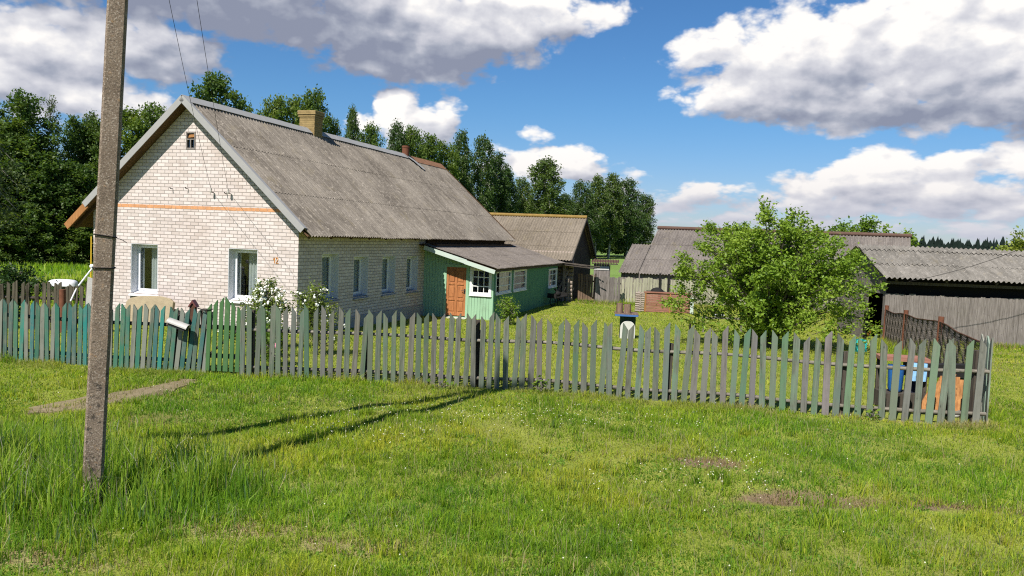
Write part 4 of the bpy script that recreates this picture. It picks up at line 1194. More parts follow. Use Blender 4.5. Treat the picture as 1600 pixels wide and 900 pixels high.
# rear yard fences
rfn = tag(empty('plank_fence', (3.38, 40.5, 0), R(2)), 'short brown spaced picket fence between the log barn and outhouse', 'fence')
PB = picket_mesh(.10, 1.32, 0, notch=.01); PB.materials.append(MATS['brown_boards'])
for k_ in range(7): add_picket(rfn, (.02 + k_ * .128, 0, -.47), PB, lean=R(random.gauss(0, .7)), sx=random.uniform(.85, 1.1), sz=random.uniform(.98, 1.02))
for z in (-.35, .50): MB().box(-.03, .88, .012, .06, z - .04, z + .04).build('rail', 'rust_dark', rfn)
MB().box(.80, .88, -.04, .06, -.75, .90).build('post', 'old_post', rfn)
gfn = tag(empty('plank_fence', (4.25, 40.2, 0), R(4)), 'grey close-boarded fence in front of the outhouse, a gap-toothed top', 'fence')
PG = picket_mesh(.135, 1.30, 0, notch=.02); PG.materials.append(MATS['grey_boards'])
for k_ in range(9): add_picket(gfn, (k_ * .142, random.uniform(-.01, .01), -.53), PG, lean=R(random.gauss(0, .5)), sx=random.uniform(.88, 1.03), sz=random.uniform(.95, 1.04))
for z in (-.2, .45): MB().box(-.05, 1.25, .01, .05, z - .04, z + .04).build('rail', 'old_post', gfn)
lfn = tag(empty('plank_fence', (5.52, 40.9, 0), R(9)), 'pale greenish grey board fence below the far field and long barn', 'fence')
PL = picket_mesh(.13, 1.28, 0, notch=.02)
m_wood('pale_boards', (.28, .27, .19), (.44, .42, .30), rand=.25); PL.materials.append(MATS['pale_boards'])
for k_ in range(48): add_picket(lfn, (k_ * .152, 0, -.53), PL, lean=R(random.gauss(0, .8)), sx=random.uniform(.85, 1.05), sz=random.uniform(.93, 1.03))
for z in (-.15, .45): MB().box(-.05, 7.3, .01, .05, z - .04, z + .04).build('rail', 'pale_boards', lfn)
MB().box(2.05, 2.13, -.12, -.02, -.7, 1.02).build('post', 'black_iron', lfn); MB().box(2.52, 2.61, -.12, -.02, -.7, 1.0).build('post', 'black_iron', lfn)

# ------------------------------------------------------------------ concrete pole
PROT = R(23)
def pl(x, y):
    c, s_ = math.cos(-PROT), math.sin(-PROT); return (c * x - s_ * y, s_ * x + c * y)
pole = tag(empty('concrete_pole', (-3.82, 7.25, 0), PROT), 'tall mottled concrete utility pole standing in long grass', 'pole')
def tapered(w0, d0, w1, d1, z0, z1, lean):
    vs = []; nz = 12
    c = .018
    for j in range(nz + 1):
        t = j / nz; w = (w0 + (w1 - w0) * t) / 2; d = (d0 + (d1 - d0) * t) / 2; z = z0 + (z1 - z0) * t; lx = lean[0] * t; ly = lean[1] * t
        for (a, b_) in ((-w + c, -d), (w - c, -d), (w, -d + c), (w, d - c), (w - c, d), (-w + c, d), (-w, d - c), (-w, -d + c)): vs.append((a + lx, b_ + ly, z))
    fs = [(j * 8 + k_, j * 8 + (k_ + 1) % 8, (j + 1) * 8 + (k_ + 1) % 8, (j + 1) * 8 + k_) for j in range(nz) for k_ in range(8)]
    return MB().add(vs, fs + [tuple(nz * 8 + k_ for k_ in range(8))])
tapered(.170, .178, .152, .155, -.4, 8.9, pl(.41, .0)).build('shaft', 'pole_concrete', pole)
def pxl(z): return pl(.41, 0)[0] * (z + .4) / 9.3
def pyl(z): return pl(.41, 0)[1] * (z + .4) / 9.3
def band(z, tilt=0.0, r=.006):
    w, d, cx, cy = .087, .092, pxl(z), pyl(z)
    return MB().tube([(cx - w, cy - d, z + tilt), (cx + w, cy - d, z - tilt), (cx + w, cy + d, z - tilt), (cx - w, cy + d, z + tilt), (cx - w, cy - d, z + tilt)], r, 5)
bz = 2.46
band(bz, .012).tube([(pxl(bz) + .087, pyl(bz) - .092, bz - .012), (pxl(bz) + .15, pyl(bz) - .12, bz - .035), (pxl(bz) + .18, pyl(bz) - .12, bz - .055)], .0035, 4).build('wire_band', 'black_iron', pole)
band(2.17, .001).build('wire_band', 'black_iron', pole)
MB().tube([(*pl(-2.58, -.37), -.3), (*pl(.25, .05), 8.2)], .105, 8).build('brace_strut', 'pole_concrete', pole)
ca = MB().bar((*pl(-.28, -.08), 8.55), (*pl(.9, -.08), 8.55), .06, .08)
ca.build('crossarm', 'dark_metal', pole)
for xx in (-.2, .25, .82): MB().tube([(*pl(xx, -.08), z_) for z_ in (8.59, 8.66, 8.72, 8.76)], [.012, .04, .035, .02], 8).build('insulator', 'porcelain', pole)

# supply wires from the pole to the gable
PMW = Matrix.Translation((-3.82, 7.25, 0))
def wire(a, b_, sag, r=.0045, n=24):
    a = Vector(a); b_ = Vector(b_)
    return MB().tube([a.lerp(b_, k_ / n) - Vector((0, 0, sag * 4 * (k_ / n) * (1 - k_ / n))) for k_ in range(n + 1)], r, 5)
tag(wire(PMW @ Vector((-.20, -.08, 8.76)), hw(-2.754, -.13, 3.60), .25).build('wire', 'black_iron'), 'thin black supply wire to the left insulator on the gable', 'wire')
tag(wire(PMW @ Vector((.25, -.08, 8.76)), hw(-2.184, -.13, 3.58), .22).build('wire', 'black_iron'), 'thin black supply wire to the right insulator on the gable', 'wire')
tag(wire((12.87, 26.0, 1.66), (19.0, 25.2, 4.55), .35, .008).build('wire', 'black_iron'), 'dark wire rising diagonally across the plank shed roof', 'wire')

# ------------------------------------------------------------------ yard things
# well with white arched front
wl = tag(empty('garden_well', (3.72, 25.35, g1(3.7, 25.3)), R(-6)), 'small well box with brown lid, blue edge and white arched front', 'well')
MB().box(-.24, .24, -.2, .34, -.05, .70).build('box', 'dark_green_paint', wl)
ar = [(-.235, -.03), (.235, -.03)] + [(.235 * math.cos(a), .33 + .24 * math.sin(a)) for a in np.linspace(0, math.pi, 14)]
bevel(MB().prism(ar, -.30, -.21).build('arched_panel', 'white_wash', wl), .012, 2)
lidm = MB().box(-.42, .32, -.40, .52, .74, .79).build('lid', 'brown_boards', wl)
MB().box(-.42, .30, -.425, -.402, .715, .77).build('blue_edge', 'blue_paint', lidm)
wz = g1(3.7, 25.3) + .79
for (xx, yy, rr, hh, lab) in ((3.44, 25.33, .115, .31, 'left wooden log stump standing upright on the well lid'), (3.68, 25.26, .12, .29, 'right wooden log stump standing upright on the well lid')):
    st_ = MB().tube([(0, 0, 0), (rr * .05, 0, hh * .5), (0, .01, hh)], [rr, rr * .97, rr * .93], 12)
    so_ = st_.build('log_stump', 'brown_boards'); so_.location = (xx, yy, wz)
    tag(so_, lab, 'stump', 'log stumps on the well lid')
# reddish slatted compost box
bx = tag(empty('compost_box', (6.0, 36.0, g1(6, 36)), R(-1)), 'low reddish brown slatted compost box with grey log end', 'compost box')
sl2 = MB(); z = 0.02
while z < .86:
    for (a, b_) in ((.02, 1.12), (1.16, 2.05)): sl2.box(a, b_, random.uniform(-.012, .006), .03, z, z + .068)
    z += .078
sl2.build('front_panel', 'red_slats', bx)
MB().box(0, .06, -.03, .04, -.1, .93).box(1.11, 1.17, -.025, .04, -.1, .90).build('post', 'orange_boards', bx); MB().box(2.05, 2.2, -.03, .05, -.1, .72).build('post', 'pale_fascia', bx)
MB().box(-.05, 2.1, -.04, .05, .872, .93).build('top_rail', 'red_slats', bx)
lo = MB()
for k_ in range(9): lo.tube([(-.42, .02, .05 + k_ * .098), (-.02, .02, .05 + k_ * .098)], .046, 7).tube([(-.20, -.04, .05 + k_ * .098), (-.16, 1.0, .05 + k_ * .098)], .046, 7)
lo.build('log_end', 'pale_logs', bx)
bowl = MB().tube([(0, 0, 0), (0, 0, .06), (0, 0, .14), (0, 0, .18)], [.30, .28, .18, .03], 14).build('upturned_basin', 'black_iron'); bowl.location = (6.6, 36.35, g1(6, 36) + .93)
tag(bowl, 'black upturned basin lying on top of the compost box', 'basin')
MB_b = MB().box(-.4, .4, -.3, .5, -.06, -.002).build('board', 'old_post', bowl)
# bench plank on stakes with a white bowl under the tree
bn = tag(empty('plank_bench', (7.35, 28.6, g1(7.3, 28.6)), R(5)), 'low grey plank bench on stakes under the apple tree', 'bench')
MB().box(-.55, 1.1, -.13, .13, .50, .54).build('seat', 'grey_boards', bn)
for xx in (-.45, .95): MB().box(xx - .03, xx + .03, -.03, .03, -.1, .5).build('leg', 'grey_boards', bn)
wb = MB().tube([(0, 0, 0), (0, 0, .02), (0, 0, .09), (0, 0, .10)], [.10, .14, .21, .22], 14).build('white_bowl', 'white_plastic'); wb.location = (7.45, 28.6, g1(7.3, 28.6) + .54)
tag(wb, 'white bowl standing on the plank bench under the tree', 'bowl')
tag(MB().box(5.0, 5.05, 22.4, 22.45, -.5, .12).build('brown_stake', 'brown_boards'), 'short brown stake left of the apple tree', 'stake')
tag(MB().tube([(5.3, 23.6, -.5), (5.32, 23.6, .25)], .03, 6).build('black_stake', 'black_iron'), 'short black stake beside the apple tree foliage', 'stake')
# teal crate
tc_ = tag(empty('plastic_crate', (10.15, 23.5, g1(10.2, 23.5)), R(-12)), 'turquoise plastic crate lying on the grass near the shed', 'crate')
cr = MB(); W_, H2, D_ = .36, .36, .3
for k_ in range(4):
    z = k_ * H2 / 3.3; cr.box(.18, W_, -.006, .006, z, z + .05).box(.185, W_ - .0, D_ - .01, D_, z, z + .05)
cr.box(0, .18, -.008, .008, 0, H2).box(.17, .21, -.01, .01, 0, H2).box(W_ - .04, W_ + .002, -.01, .01, 0, H2).box(0, W_, 0.01, D_, H2 - .02, H2 + .004).box(0, .012, .01, D_, 0, H2 - .02).box(W_ - .012, W_, .01, D_, 0, H2 - .02)
cr.build('shell', 'teal_plastic', tc_); MB().box(.04, W_ - .03, .05, D_ - .02, .02, H2 - .04).build('inside', 'black_void', tc_)
# orange-handled loppers leaning at the shed
lp = tag(empty('loppers', (10.85, 24.1, g1(10.8, 24)), 0), 'pale garden loppers with orange grips hanging by the shed', 'loppers')
MB().tube([(-.02, 0, .1), (.0, 0, .45)], .016, 6).tube([(.07, .03, .1), (.03, .02, .5)], .016, 6).build('shafts', 'white_wash', lp)
MB().tube([(.03, .02, .5), (.045, .02, .68)], .03, 6).tube([(.0, 0, .45), (-.06, 0, .52)], .03, 6).tube([(.0, 0, .72), (.08, 0, .74)], .03, 6).build('grip', 'orange_paint', lp)
MB().tube([(-.12, .05, .3), (-.12, .05, 1.2)], .05, 6).build('hook_post', 'black_iron', lp)

# junk in the right corner behind the fence
pt = tag(empty('potting_table', (6.55, 13.35, 0), R(-12)), 'rough table with reddish plank top behind the right end pickets', 'table')
MB().box(-.35, .42, -.22, .22, .80, .86).build('top', 'red_slats', pt)
for (xx, yy) in ((-.28, -.18), (.36, -.18), (-.28, .18), (.36, .18)): MB().box(xx - .03, xx + .03, yy - .03, yy + .03, -.05, .80).build('leg', 'old_post', pt)
tag(MB().tube([(0, 0, 0), (0, 0, .05), (0, 0, .40), (0, 0, .43)], [.095, .115, .13, .135], 14).build('blue_bucket', 'blue_plastic'), 'blue plastic bucket standing under the reddish plank table', 'bucket').location = (6.43, 13.2, .30)
bd = MB().box(-.25, .3, -.2, .25, 0, .26).build('timber_block', 'old_post'); bd.location = (6.45, 13.2, .02); tag(bd, 'dark timber block under the blue bucket', 'block')
clo = MB(); vs = []
for j in range(7):
    for k_ in range(9): vs.append((k_ * .03, .02 * math.sin(k_ * 1.3 + j * .4), -.05 * j))
clo.add(vs, [(j * 9 + k_, j * 9 + k_ + 1, (j + 1) * 9 + k_ + 1, (j + 1) * 9 + k_) for j in range(6) for k_ in range(8)], smooth=True)
co_ = clo.build('blue_cloth', 'blue_cloth'); co_.location = (6.60, 13.05, .80); tag(co_, 'light blue patterned cloth hanging over the table edge', 'cloth')
co_.rotation_euler = (0, 0, R(-12))
clo2 = MB().prism([(0, 0), (.26, 0), (.28, .5), (.02, .5)], 0, .04).build('dark_cloth', 'dark_cloth'); clo2.location = (6.58, 13.18, .02); tag(clo2, 'dark blue sack standing below the light blue cloth', 'sack')
obs_ = tag(empty('board_stack', (7.05, 12.75, 0), R(-10)), 'orange brown boards leaning in a fan behind the right pickets', 'boards')
for k_, (x0_, xt, hh) in enumerate(((-.36, -.10, .46), (-.26, .02, .62), (-.12, .10, .66), (.04, .16, .62), (.18, .24, .58), (.32, .36, .50), (.44, .44, .42))):
    b_ = MB().add([(x0_ - .075, 0, .05), (x0_ + .075, 0, .05), (xt + .075, .16, hh), (xt - .075, .16, hh), (x0_ - .075, .02, .05), (x0_ + .075, .02, .05), (xt + .075, .18, hh), (xt - .075, .18, hh)], [(0, 1, 2, 3), (7, 6, 5, 4), (0, 4, 5, 1), (1, 5, 6, 2), (2, 6, 7, 3), (3, 7, 4, 0)])
    bo = b_.build('board', 'orange_boards', obs_); bo.location = (0, -.004 * k_, 0)
MB().bar((.02, -.03, .0), (.06, .06, .85), .03, .03).build('stake', 'rust_dark', obs_)
bm = MB().bar((0, 0, 0), (1.1, .1, 0), .22, .22, up=(0, 0, 1)).build('charred_beam', 'black_iron'); bm.location = (6.75, 13.5, .62); tag(bm, 'black charred beam lying behind the orange boards', 'beam')
MB().box(.05, .15, -.08, .08, -.7, -.11).build('trestle', 'old_post', bm); MB().box(.9, 1.0, .0, .16, -.7, -.11).build('trestle', 'old_post', bm)
for k_, (xx, yy, rr, lab) in enumerate(((7.28, 12.7, .085, 'pale round stone at the foot of the corner pickets'), (7.13, 12.62, .07, 'small pale stone left of the corner pickets'), (6.85, 12.5, .05, 'smallest pale stone by the orange boards'), (7.32, 12.52, .06, 'flat pale stone against the last picket'))):
    s_ = MB().ball((0, 0, 0), rr, 9, 6, (1.2, .9, .7)).build('stone', 'stone'); s_.location = (xx, yy, g1(xx, yy) + rr * .5); tag(s_, lab, 'stone', 'stones by the fence corner')
# dark garden cart at the annex's side
ct = tag(empty('garden_cart', tuple(hw(3.35, 17.0, -.55)), HT + R(70)), 'dark cluttered garden cart against the green annex wall', 'cart')
MB().bar((-.5, 0, .40), (.5, 0, .46), .5, .04).box(-.5, -.46, -.25, .25, .42, .6).box(.46, .5, -.25, .25, .46, .62).build('tray', 'black_iron', ct)
for sgn in (-1, 1):
    MB().tube([(.3, sgn * .2, .42), (.9, sgn * .23, .66), (1.05, sgn * .23, .84)], .022, 6).build('handle', 'black_iron', ct)
    MB().tube([(.3, sgn * .2, .42), (.36, sgn * .22, 0)], .022, 6).build('leg', 'black_iron', ct)
wh = MB().tube([(-.4 + .22 * math.cos(a), 0, .22 + .22 * math.sin(a)) for a in np.linspace(0, 2 * math.pi, 17)], .03, 6, cap=False)
for k_ in range(4): wh.tube([(-.4, 0, .22), (-.4 + .2 * math.cos(k_ * 1.57), 0, .22 + .2 * math.sin(k_ * 1.57))], .012, 4)
wh.build('wheel', 'black_iron', ct)
jb = MB().ball((0, 0, .0), .17, 8, 5, (1.2, .8, .8)).tube([(.05, .0, .05), (-.12, .1, .24)], .05, 6).build('junk_heap', 'black_iron'); jb.parent = ct; jb.location = (0, 0, .56)


# ------------------------------------------------------------------ plants
def leaf_quads(C, S, rs, aspect=.55, up=.35, droop=None):
    """one pointed leaf per centre C with size S"""
    n = len(C)
    d = rs.normal(size=(n, 3)); d[:, 2] *= .7
    if droop is not None: d[:, 2] -= droop
    d /= np.linalg.norm(d, axis=1, keepdims=True)
    nr_ = rs.normal(size=(n, 3)); nr_[:, 2] += up * 2
    side = np.cross(d, nr_); side /= np.linalg.norm(side, axis=1, keepdims=True) + 1e-9
    s = np.asarray(S)[:, None]
    V = np.stack([C - d * s * .5, C + side * s * aspect * .5 - d * s * .05, C + d * s * .5, C - side * s * aspect * .5 - d * s * .05], 1).reshape(-1, 3)
    F = np.arange(4 * n).reshape(n, 4)
    return V, F


def grow(seed, height, rad, base, n_br, n_leaf, leaf, kind):
    """trunk + branches as tubes, leaves clustered round twigs. rad(t) is the crown radius at t=0..1 of the crown"""
    rs = np.random.default_rng(seed); rd = random.Random(seed)
    mb = MB(); tips = []
    lean = [rd.uniform(-.03, .03) * height, rd.uniform(-.03, .03) * height]
    tp = [Vector((lean[0] * t * t + .012 * height * math.sin(t * 7 + seed), lean[1] * t * t, height * t)) for t in np.linspace(0, .97, 9)]
    r0 = height * .0135
    mb.tube([p - Vector((0, 0, .3)) if i == 0 else p for i, p in enumerate(tp)], [r0 * (1 - .92 * t) for t in np.linspace(0, 1, 9)], 7)
    def trunk_at(z):
        t = min(max(z / (height * .97), 0), 1) * 8; i = min(int(t), 7); return tp[i].lerp(tp[i + 1], t - i)
    for b in range(n_br):
        t = ((b + .5) / n_br) ** .85; z = base + (height * .97 - base) * t
        R_ = rad(t) * rd.uniform(.62, 1.12); az = b * 2.399 + rd.uniform(-.5, .5)
        o = trunk_at(z); rise = {'B': .55, 'M': .35, 'S': .8}[kind] * R_ * (1 - .3 * t) + .1
        sag = {'B': .55, 'M': .12, 'S': .1}[kind] * R_
        pts = []
        for k_ in range(5):
            u = k_ / 4; pts.append(o + Vector((math.cos(az) * R_ * u, math.sin(az) * R_ * u, rise * math.sin(u * 1.5) - sag * u ** 3)))
        mb.tube(pts, [max(.012, r0 * .38 * (1 - t * .6) * (1 - .85 * u)) for u in np.linspace(0, 1, 5)], 4, cap=False)
        ns = max(3, int(4 + R_ * 1.6))
        for q in range(ns):
            u = rd.uniform(.28, 1.0); i = min(int(u * 4), 3); p = pts[i].lerp(pts[i + 1], u * 4 - i)
            e = p + Vector((rd.gauss(0, .28), rd.gauss(0, .28), rd.gauss(.05 if kind != 'B' else -.25, .25))) * (R_ * .55)
            tips.append((p, e, R_))
    tips.append((tp[-1], tp[-1] + Vector((0, 0, .25)), rad(1.0) + .3))
    P = np.array([list(t[0]) for t in tips]); E = np.array([list(t[1]) for t in tips]); RR = np.array([t[2] for t in tips])
    wts = (.4 + RR); wts /= wts.sum()
    idx = rs.choice(len(tips), n_leaf, p=wts); u = rs.uniform(.1, 1.1, n_leaf)[:, None]
    spread = {'B': .13, 'M': .16, 'S': .12}[kind] * (height / 15) * 1.9
    C = P[idx] * (1 - u) + E[idx] * u + rs.normal(size=(n_leaf, 3)) * spread * np.array([1, 1, .8])
    if kind == 'B': C[:, 2] -= np.abs(rs.normal(size=n_leaf)) * spread * 1.6
    S = leaf * rs.uniform(.6, 1.3, n_leaf)
    V, F = leaf_quads(C, S, rs, droop=.5 if kind == 'B' else None)
    return mb, V, F


PROTO = {}
def proto(key, seed, height, rad, base, n_br, n_leaf, leaf, kind, leafmat, barkmat):
    mb, V, F = grow(seed, height, rad, base, n_br, n_leaf, leaf, kind)
    t = mb.mesh('trunk'); t.materials.append(MATS[barkmat])
    c = mesh_arrays('crown', V, [F]); c.materials.append(MATS[leafmat])
    PROTO[key] = (t, c)


def bell(w, lo=.5, pk=.35):
    return lambda t: w * (math.sin(math.pi * min(1, (t * (1 - pk) / 1 + pk) if t > 0 else pk)) ** .75 * (1 - .25 * t) + .04) if True else 0
def ovoid(w): return lambda t: w * max(.06, math.sqrt(max(0, 1 - ((t - .38) / .66) ** 2)))
def spire(w): return lambda t: w * max(.05, (1 - t) ** .7 * min(1, .55 + t * 2.2))
for k_ in range(3):
    proto('M%d' % k_, 20 + k_, 15, ovoid([3.2, 3.6, 2.9][k_]), [2.2, 1.8, 2.8][k_], [56, 60, 54][k_], 15000, .33, 'M', 'leaf_maple', 'bark_dark')
    proto('B%d' % k_, 40 + k_, 15, ovoid([2.5, 2.3, 2.8][k_]), [2.0, 2.6, 1.4][k_], [60, 56, 60][k_], 14000, .30, 'B', 'leaf_birch', 'bark_birch')
for k_ in range(2): proto('U%d' % k_, 80 + k_, 15, ovoid(4.2), .3, 60, 13000, .42, 'M', 'leaf_maple', 'bark_dark')
proto('S0', 60, 15, spire(3.0), 1.5, 50, 6000, .22, 'S', 'leaf_pale', 'bark_grey')


def place_tree(name, key, x, y, h, wid, label, cat='tree', group=None, rz=None):
    t, c = PROTO[key]
    e = empty(name, (x, y, g1(x, y)), random.uniform(0, 6.28) if rz is None else rz)
    e.scale = (wid, wid, h / 15.0)
    a = bpy.data.objects.new('trunk', t); COL.objects.link(a); a.parent = e
    b = bpy.data.objects.new('crown', c); COL.objects.link(b); b.parent = e
    tag(e, label, cat, group)
    return e


WOOD = 'trees of the wood behind the houses'
TREES = [
 (-33.4, 52.5, 9.3, 3.8, 'M', 'low dark broadleaf tree cut off by the left picture edge'),
 (-32.8, 53.6, 11.3, 3.2, 'M', 'dark broadleaf tree with tall domed top left of the pale wispy tree'),
 (-32.0, 55.1, 11.6, 3.1, 'S', 'pale wispy tree with thin bare twigs at its top'),
 (-31.4, 57.5, 10.2, 2.7, 'M', 'dark green tree standing right behind the pale wispy tree'),
 (-31.0, 58.7, 11.1, 2.3, 'B', 'slim dark birch between the pale wispy tree and concrete pole'),
 (-30.3, 58.1, 10.3, 3.0, 'M', 'dark rounded tree partly hidden by the concrete pole'),
 (-28.9, 60.5, 11.5, 3.6, 'M', 'dark bushy tree just right of the concrete pole top'),
 (-27.9, 62.2, 12.2, 3.0, 'M', 'dark tree rising left of the gable peak'),
 (-27.1, 63.6, 11.2, 2.5, 'M', 'smaller dark tree touching the left roof edge of the house'),
 (-24.9, 67.5, 15.6, 4.1, 'M', 'tall dark pointed tree right of the gable peak behind the wires'),
 (-25.8, 65.9, 13.4, 2.6, 'M', 'low tree top peeping over the ridge by the gable peak'),
 (-23.9, 69.4, 13.8, 2.5, 'M', 'small tree top on the right of the tall pointed tree'),
 (-21.9, 72.8, 14.8, 2.9, 'M', 'left of the dark trees behind the brick chimney'),
 (-20.9, 74.7, 15.2, 3.3, 'M', 'broad dark tree directly left of the brick chimney'),
 (-19.4, 77.3, 16.2, 3.1, 'M', 'dark leaning tree rising above the brick chimney'),
 (-18.2, 79.4, 14.3, 2.5, 'B', 'short birch top just right of the brick chimney'),
 (-16.9, 81.7, 15.9, 2.4, 'B', 'slim birch standing alone between chimney and white cloud'),
 (-15.2, 84.8, 14.2, 3.0, 'M', 'low dark tree below the left end of the white cloud'),
 (-13.3, 88.1, 15.4, 3.1, 'B', 'narrow birch spire in front of the white cloud'),
 (-11.8, 90.8, 14.9, 2.9, 'M', 'dark tree left of the rusty flue pipe'),
 (-10.2, 93.5, 14.5, 3.7, 'M', 'dark tree directly behind the rusty flue pipe'),
 (-8.6, 96.4, 13.9, 3.4, 'M', 'low dark tree behind the far end of the house ridge'),
 (-6.8, 99.6, 16.2, 3.7, 'B', 'tall birch just beyond the far end of the house roof'),
 (-4.7, 103.3, 16.1, 4.3, 'B', 'tall full birch behind the sloping end of the house roof'),
 (-2.6, 107.1, 14.5, 4.3, 'B', 'rounded birch sloping down right of the tallest birches'),
 (-1.1, 109.8, 12.7, 4.2, 'B', 'lower birch left of the dip in the tree line'),
 (0.9, 113.3, 11.7, 3.6, 'B', 'lowest birch in the dip above the mossy barn ridge'),
 (4.6, 119.8, 15.2, 6.9, 'B', 'broad drooping birch standing alone above the mossy barn ridge'),
 (7.8, 125.5, 10.4, 4.0, 'B', 'short birch filling the gap right of the drooping birch'),
 (10.9, 130.9, 12.9, 4.6, 'B', 'left birch of the clump above the outhouse'),
 (13.9, 136.3, 14.3, 4.8, 'B', 'birch with pale trunk beside the barn gable in the right clump'),
 (16.7, 141.2, 15.2, 5.4, 'B', 'highest birch of the clump above the outhouse'),
 (20.9, 148.6, 15.0, 6.2, 'B', 'full birch near the right end of the clump by the field'),
 (25.0, 156.0, 12.6, 5.4, 'B', 'rightmost birch of the clump, beside the long barn'),
]
for i, (x, y, h, w, k_, lab) in enumerate(TREES):
    key = {'M': 'M%d' % (i % 3), 'B': 'B%d' % (i % 3), 'S': 'S0'}[k_]
    place_tree('birch_tree' if k_ == 'B' else 'broadleaf_tree', key, x, y, h, w / 5.6 * 1.12, lab, 'tree', WOOD, rz=i * 1.7)
# lower trees that close the wood under the crowns
FILL = [(-38, 49, 7), (-36.4, 48.8, 7.4), (-35, 49.2, 6.6), (-33.6, 50.2, 7.2), (-32.2, 51.5, 6.8), (-30.9, 52.8, 7.4), (-29.6, 54.4, 7), (-28.3, 56, 7.6), (-27, 58, 7.4), (-25.6, 60.5, 8), (-34, 56, 9), (-37, 53, 9.4), (-31, 59.5, 9.2), (-28.4, 63, 9.5), (-40, 50, 8)]
for i, (x, y, h) in enumerate(FILL):
    place_tree('understorey_tree', 'U%d' % (i % 2), x, y, h, .52, 'low dense dark tree at the foot of the wood by the left meadow', 'tree', 'low trees edging the left meadow', rz=i * 2.1)
for i, (x, y) in enumerate(((-40, 47.6), (-37.6, 47.4), (-35.6, 47.8), (-33.8, 48.8), (-32.2, 50), (-30.6, 51.4), (-29.1, 53), (-27.6, 55), (-26, 57.4), (-24.4, 60))):
    place_tree('understorey_tree', 'U%d' % (i % 2), x, y, 3.4 + .5 * (i % 3), .42, 'low dense dark tree at the foot of the wood by the left meadow', 'tree', 'low trees edging the left meadow', rz=i * 1.3).location.z -= .35
FILL2 = [(-3, 112, 9), (.5, 117, 8), (3, 121, 9), (6, 126, 9), (9, 131, 9.5), (12.5, 137, 9), (15.5, 142, 9.5), (19, 148, 9), (23, 154, 9)]
for i, (x, y, h) in enumerate(FILL2):
    place_tree('understorey_tree', 'U%d' % (i % 2), x, y + 13, h * 1.05, 1.15, 'low birch closing the gaps between the far trunks', 'tree', 'low birches behind the far field edge', rz=i * 2.7)


def shrub(name, loc, rx, ry, h, n_leaf, leaf, mat, stems, seed, label, cat, flowers=0, fl_mat='petal_white', fl_r=.045, bark='bark_grey', shape=None, low=.1, twig=.30, group=None, drop=.42, fill=0, spread=.95):
    """multi-stemmed bush: curved stems, side twigs, clustered leaves; shape(az,t)->radius factor"""
    rs = np.random.default_rng(seed); rd = random.Random(seed); mb = MB(); tips = []
    for b in range(stems):
        az = b * 2.399 + rd.uniform(-.4, .4); f = math.sqrt((b + .6) / stems) * rd.uniform(.8, 1.1); k1 = rd.uniform(.72, 1.05)
        if shape: f *= shape(az)
        top = h * k1 * (1 - drop * f * f)
        pts = [Vector((math.cos(az) * rx * f * u ** 1.25, math.sin(az) * ry * f * u ** 1.25, top * math.sin(u * 1.45) / math.sin(1.45))) for u in np.linspace(0, 1, 7)]
        pts[0].z -= .1
        mb.tube(pts, [max(.006, h * .011 * (1 - .85 * u)) for u in np.linspace(0, 1, 7)], 5, cap=False)
        for q in range(13):
            u = rd.uniform(low, 1.0) * 6; i = min(int(u), 5); p = pts[i].lerp(pts[i + 1], u - i); ln = h * twig * rd.uniform(.4, 1.1) * (1.1 - u / 9)
            a2 = rd.uniform(0, 6.28); e = p + Vector((math.cos(a2) * ln * .8, math.sin(a2) * ln * .8, ln * rd.uniform(-.35, .75)))
            mb.tube([p, p.lerp(e, .5) + Vector((0, 0, ln * .06)), e], [.008, .006, .003], 3, cap=False); tips.append((p, e))
        tips.append((pts[-2], pts[-1])); tips.append((pts[-1], pts[-1] + Vector((0, 0, .12 * h * .3))))
    for q in range(fill):
        a2 = rd.uniform(0, 6.28); f = math.sqrt(rd.random()) * .97; top = h * (1 - drop * f * f); zz = rd.uniform(.10 + .30 * max(0, f - .55), .93) * top
        p = Vector((math.cos(a2) * rx * f, math.sin(a2) * ry * f, zz)); ln = h * twig * rd.uniform(.5, 1.0)
        e_ = p + Vector((math.cos(a2) * ln * .5, math.sin(a2) * ln * .5, ln * rd.uniform(-.3, .6)))
        mb.tube([p * .82, p, e_], [.010, .006, .003], 3, cap=False); tips.append((p, e_))
    P = np.array([list(t[0]) for t in tips]); E = np.array([list(t[1]) for t in tips])
    idx = rs.integers(0, len(tips), n_leaf); u = rs.uniform(.15, 1.05, n_leaf)[:, None]
    C = P[idx] * (1 - u) + E[idx] * u + rs.normal(size=(n_leaf, 3)) * leaf * spread
    C[:, 2] = np.maximum(C[:, 2], .03)
    V, F = leaf_quads(C, leaf * rs.uniform(.6, 1.3, n_leaf), rs)
    e = tag(empty(name, loc), label, cat, group)
    mb.build('stems', bark, e)
    link_mesh('foliage', mesh_arrays('foliage', V, [F]), mat, e)
    if flowers:
        fm = MB(); pick = rs.choice(n_leaf, flowers, replace=False)
        for j in pick:
            c = C[j] + np.array([0, -.03, .02])
            if C[j][2] < h * .35 and rd.random() < .6: continue
            for q in range(4):
                fm.ball(c + rs.normal(size=3) * fl_r * .7, fl_r * rd.uniform(.5, .9), 5, 4)
        fm.build('blossoms', fl_mat, e)
    return e


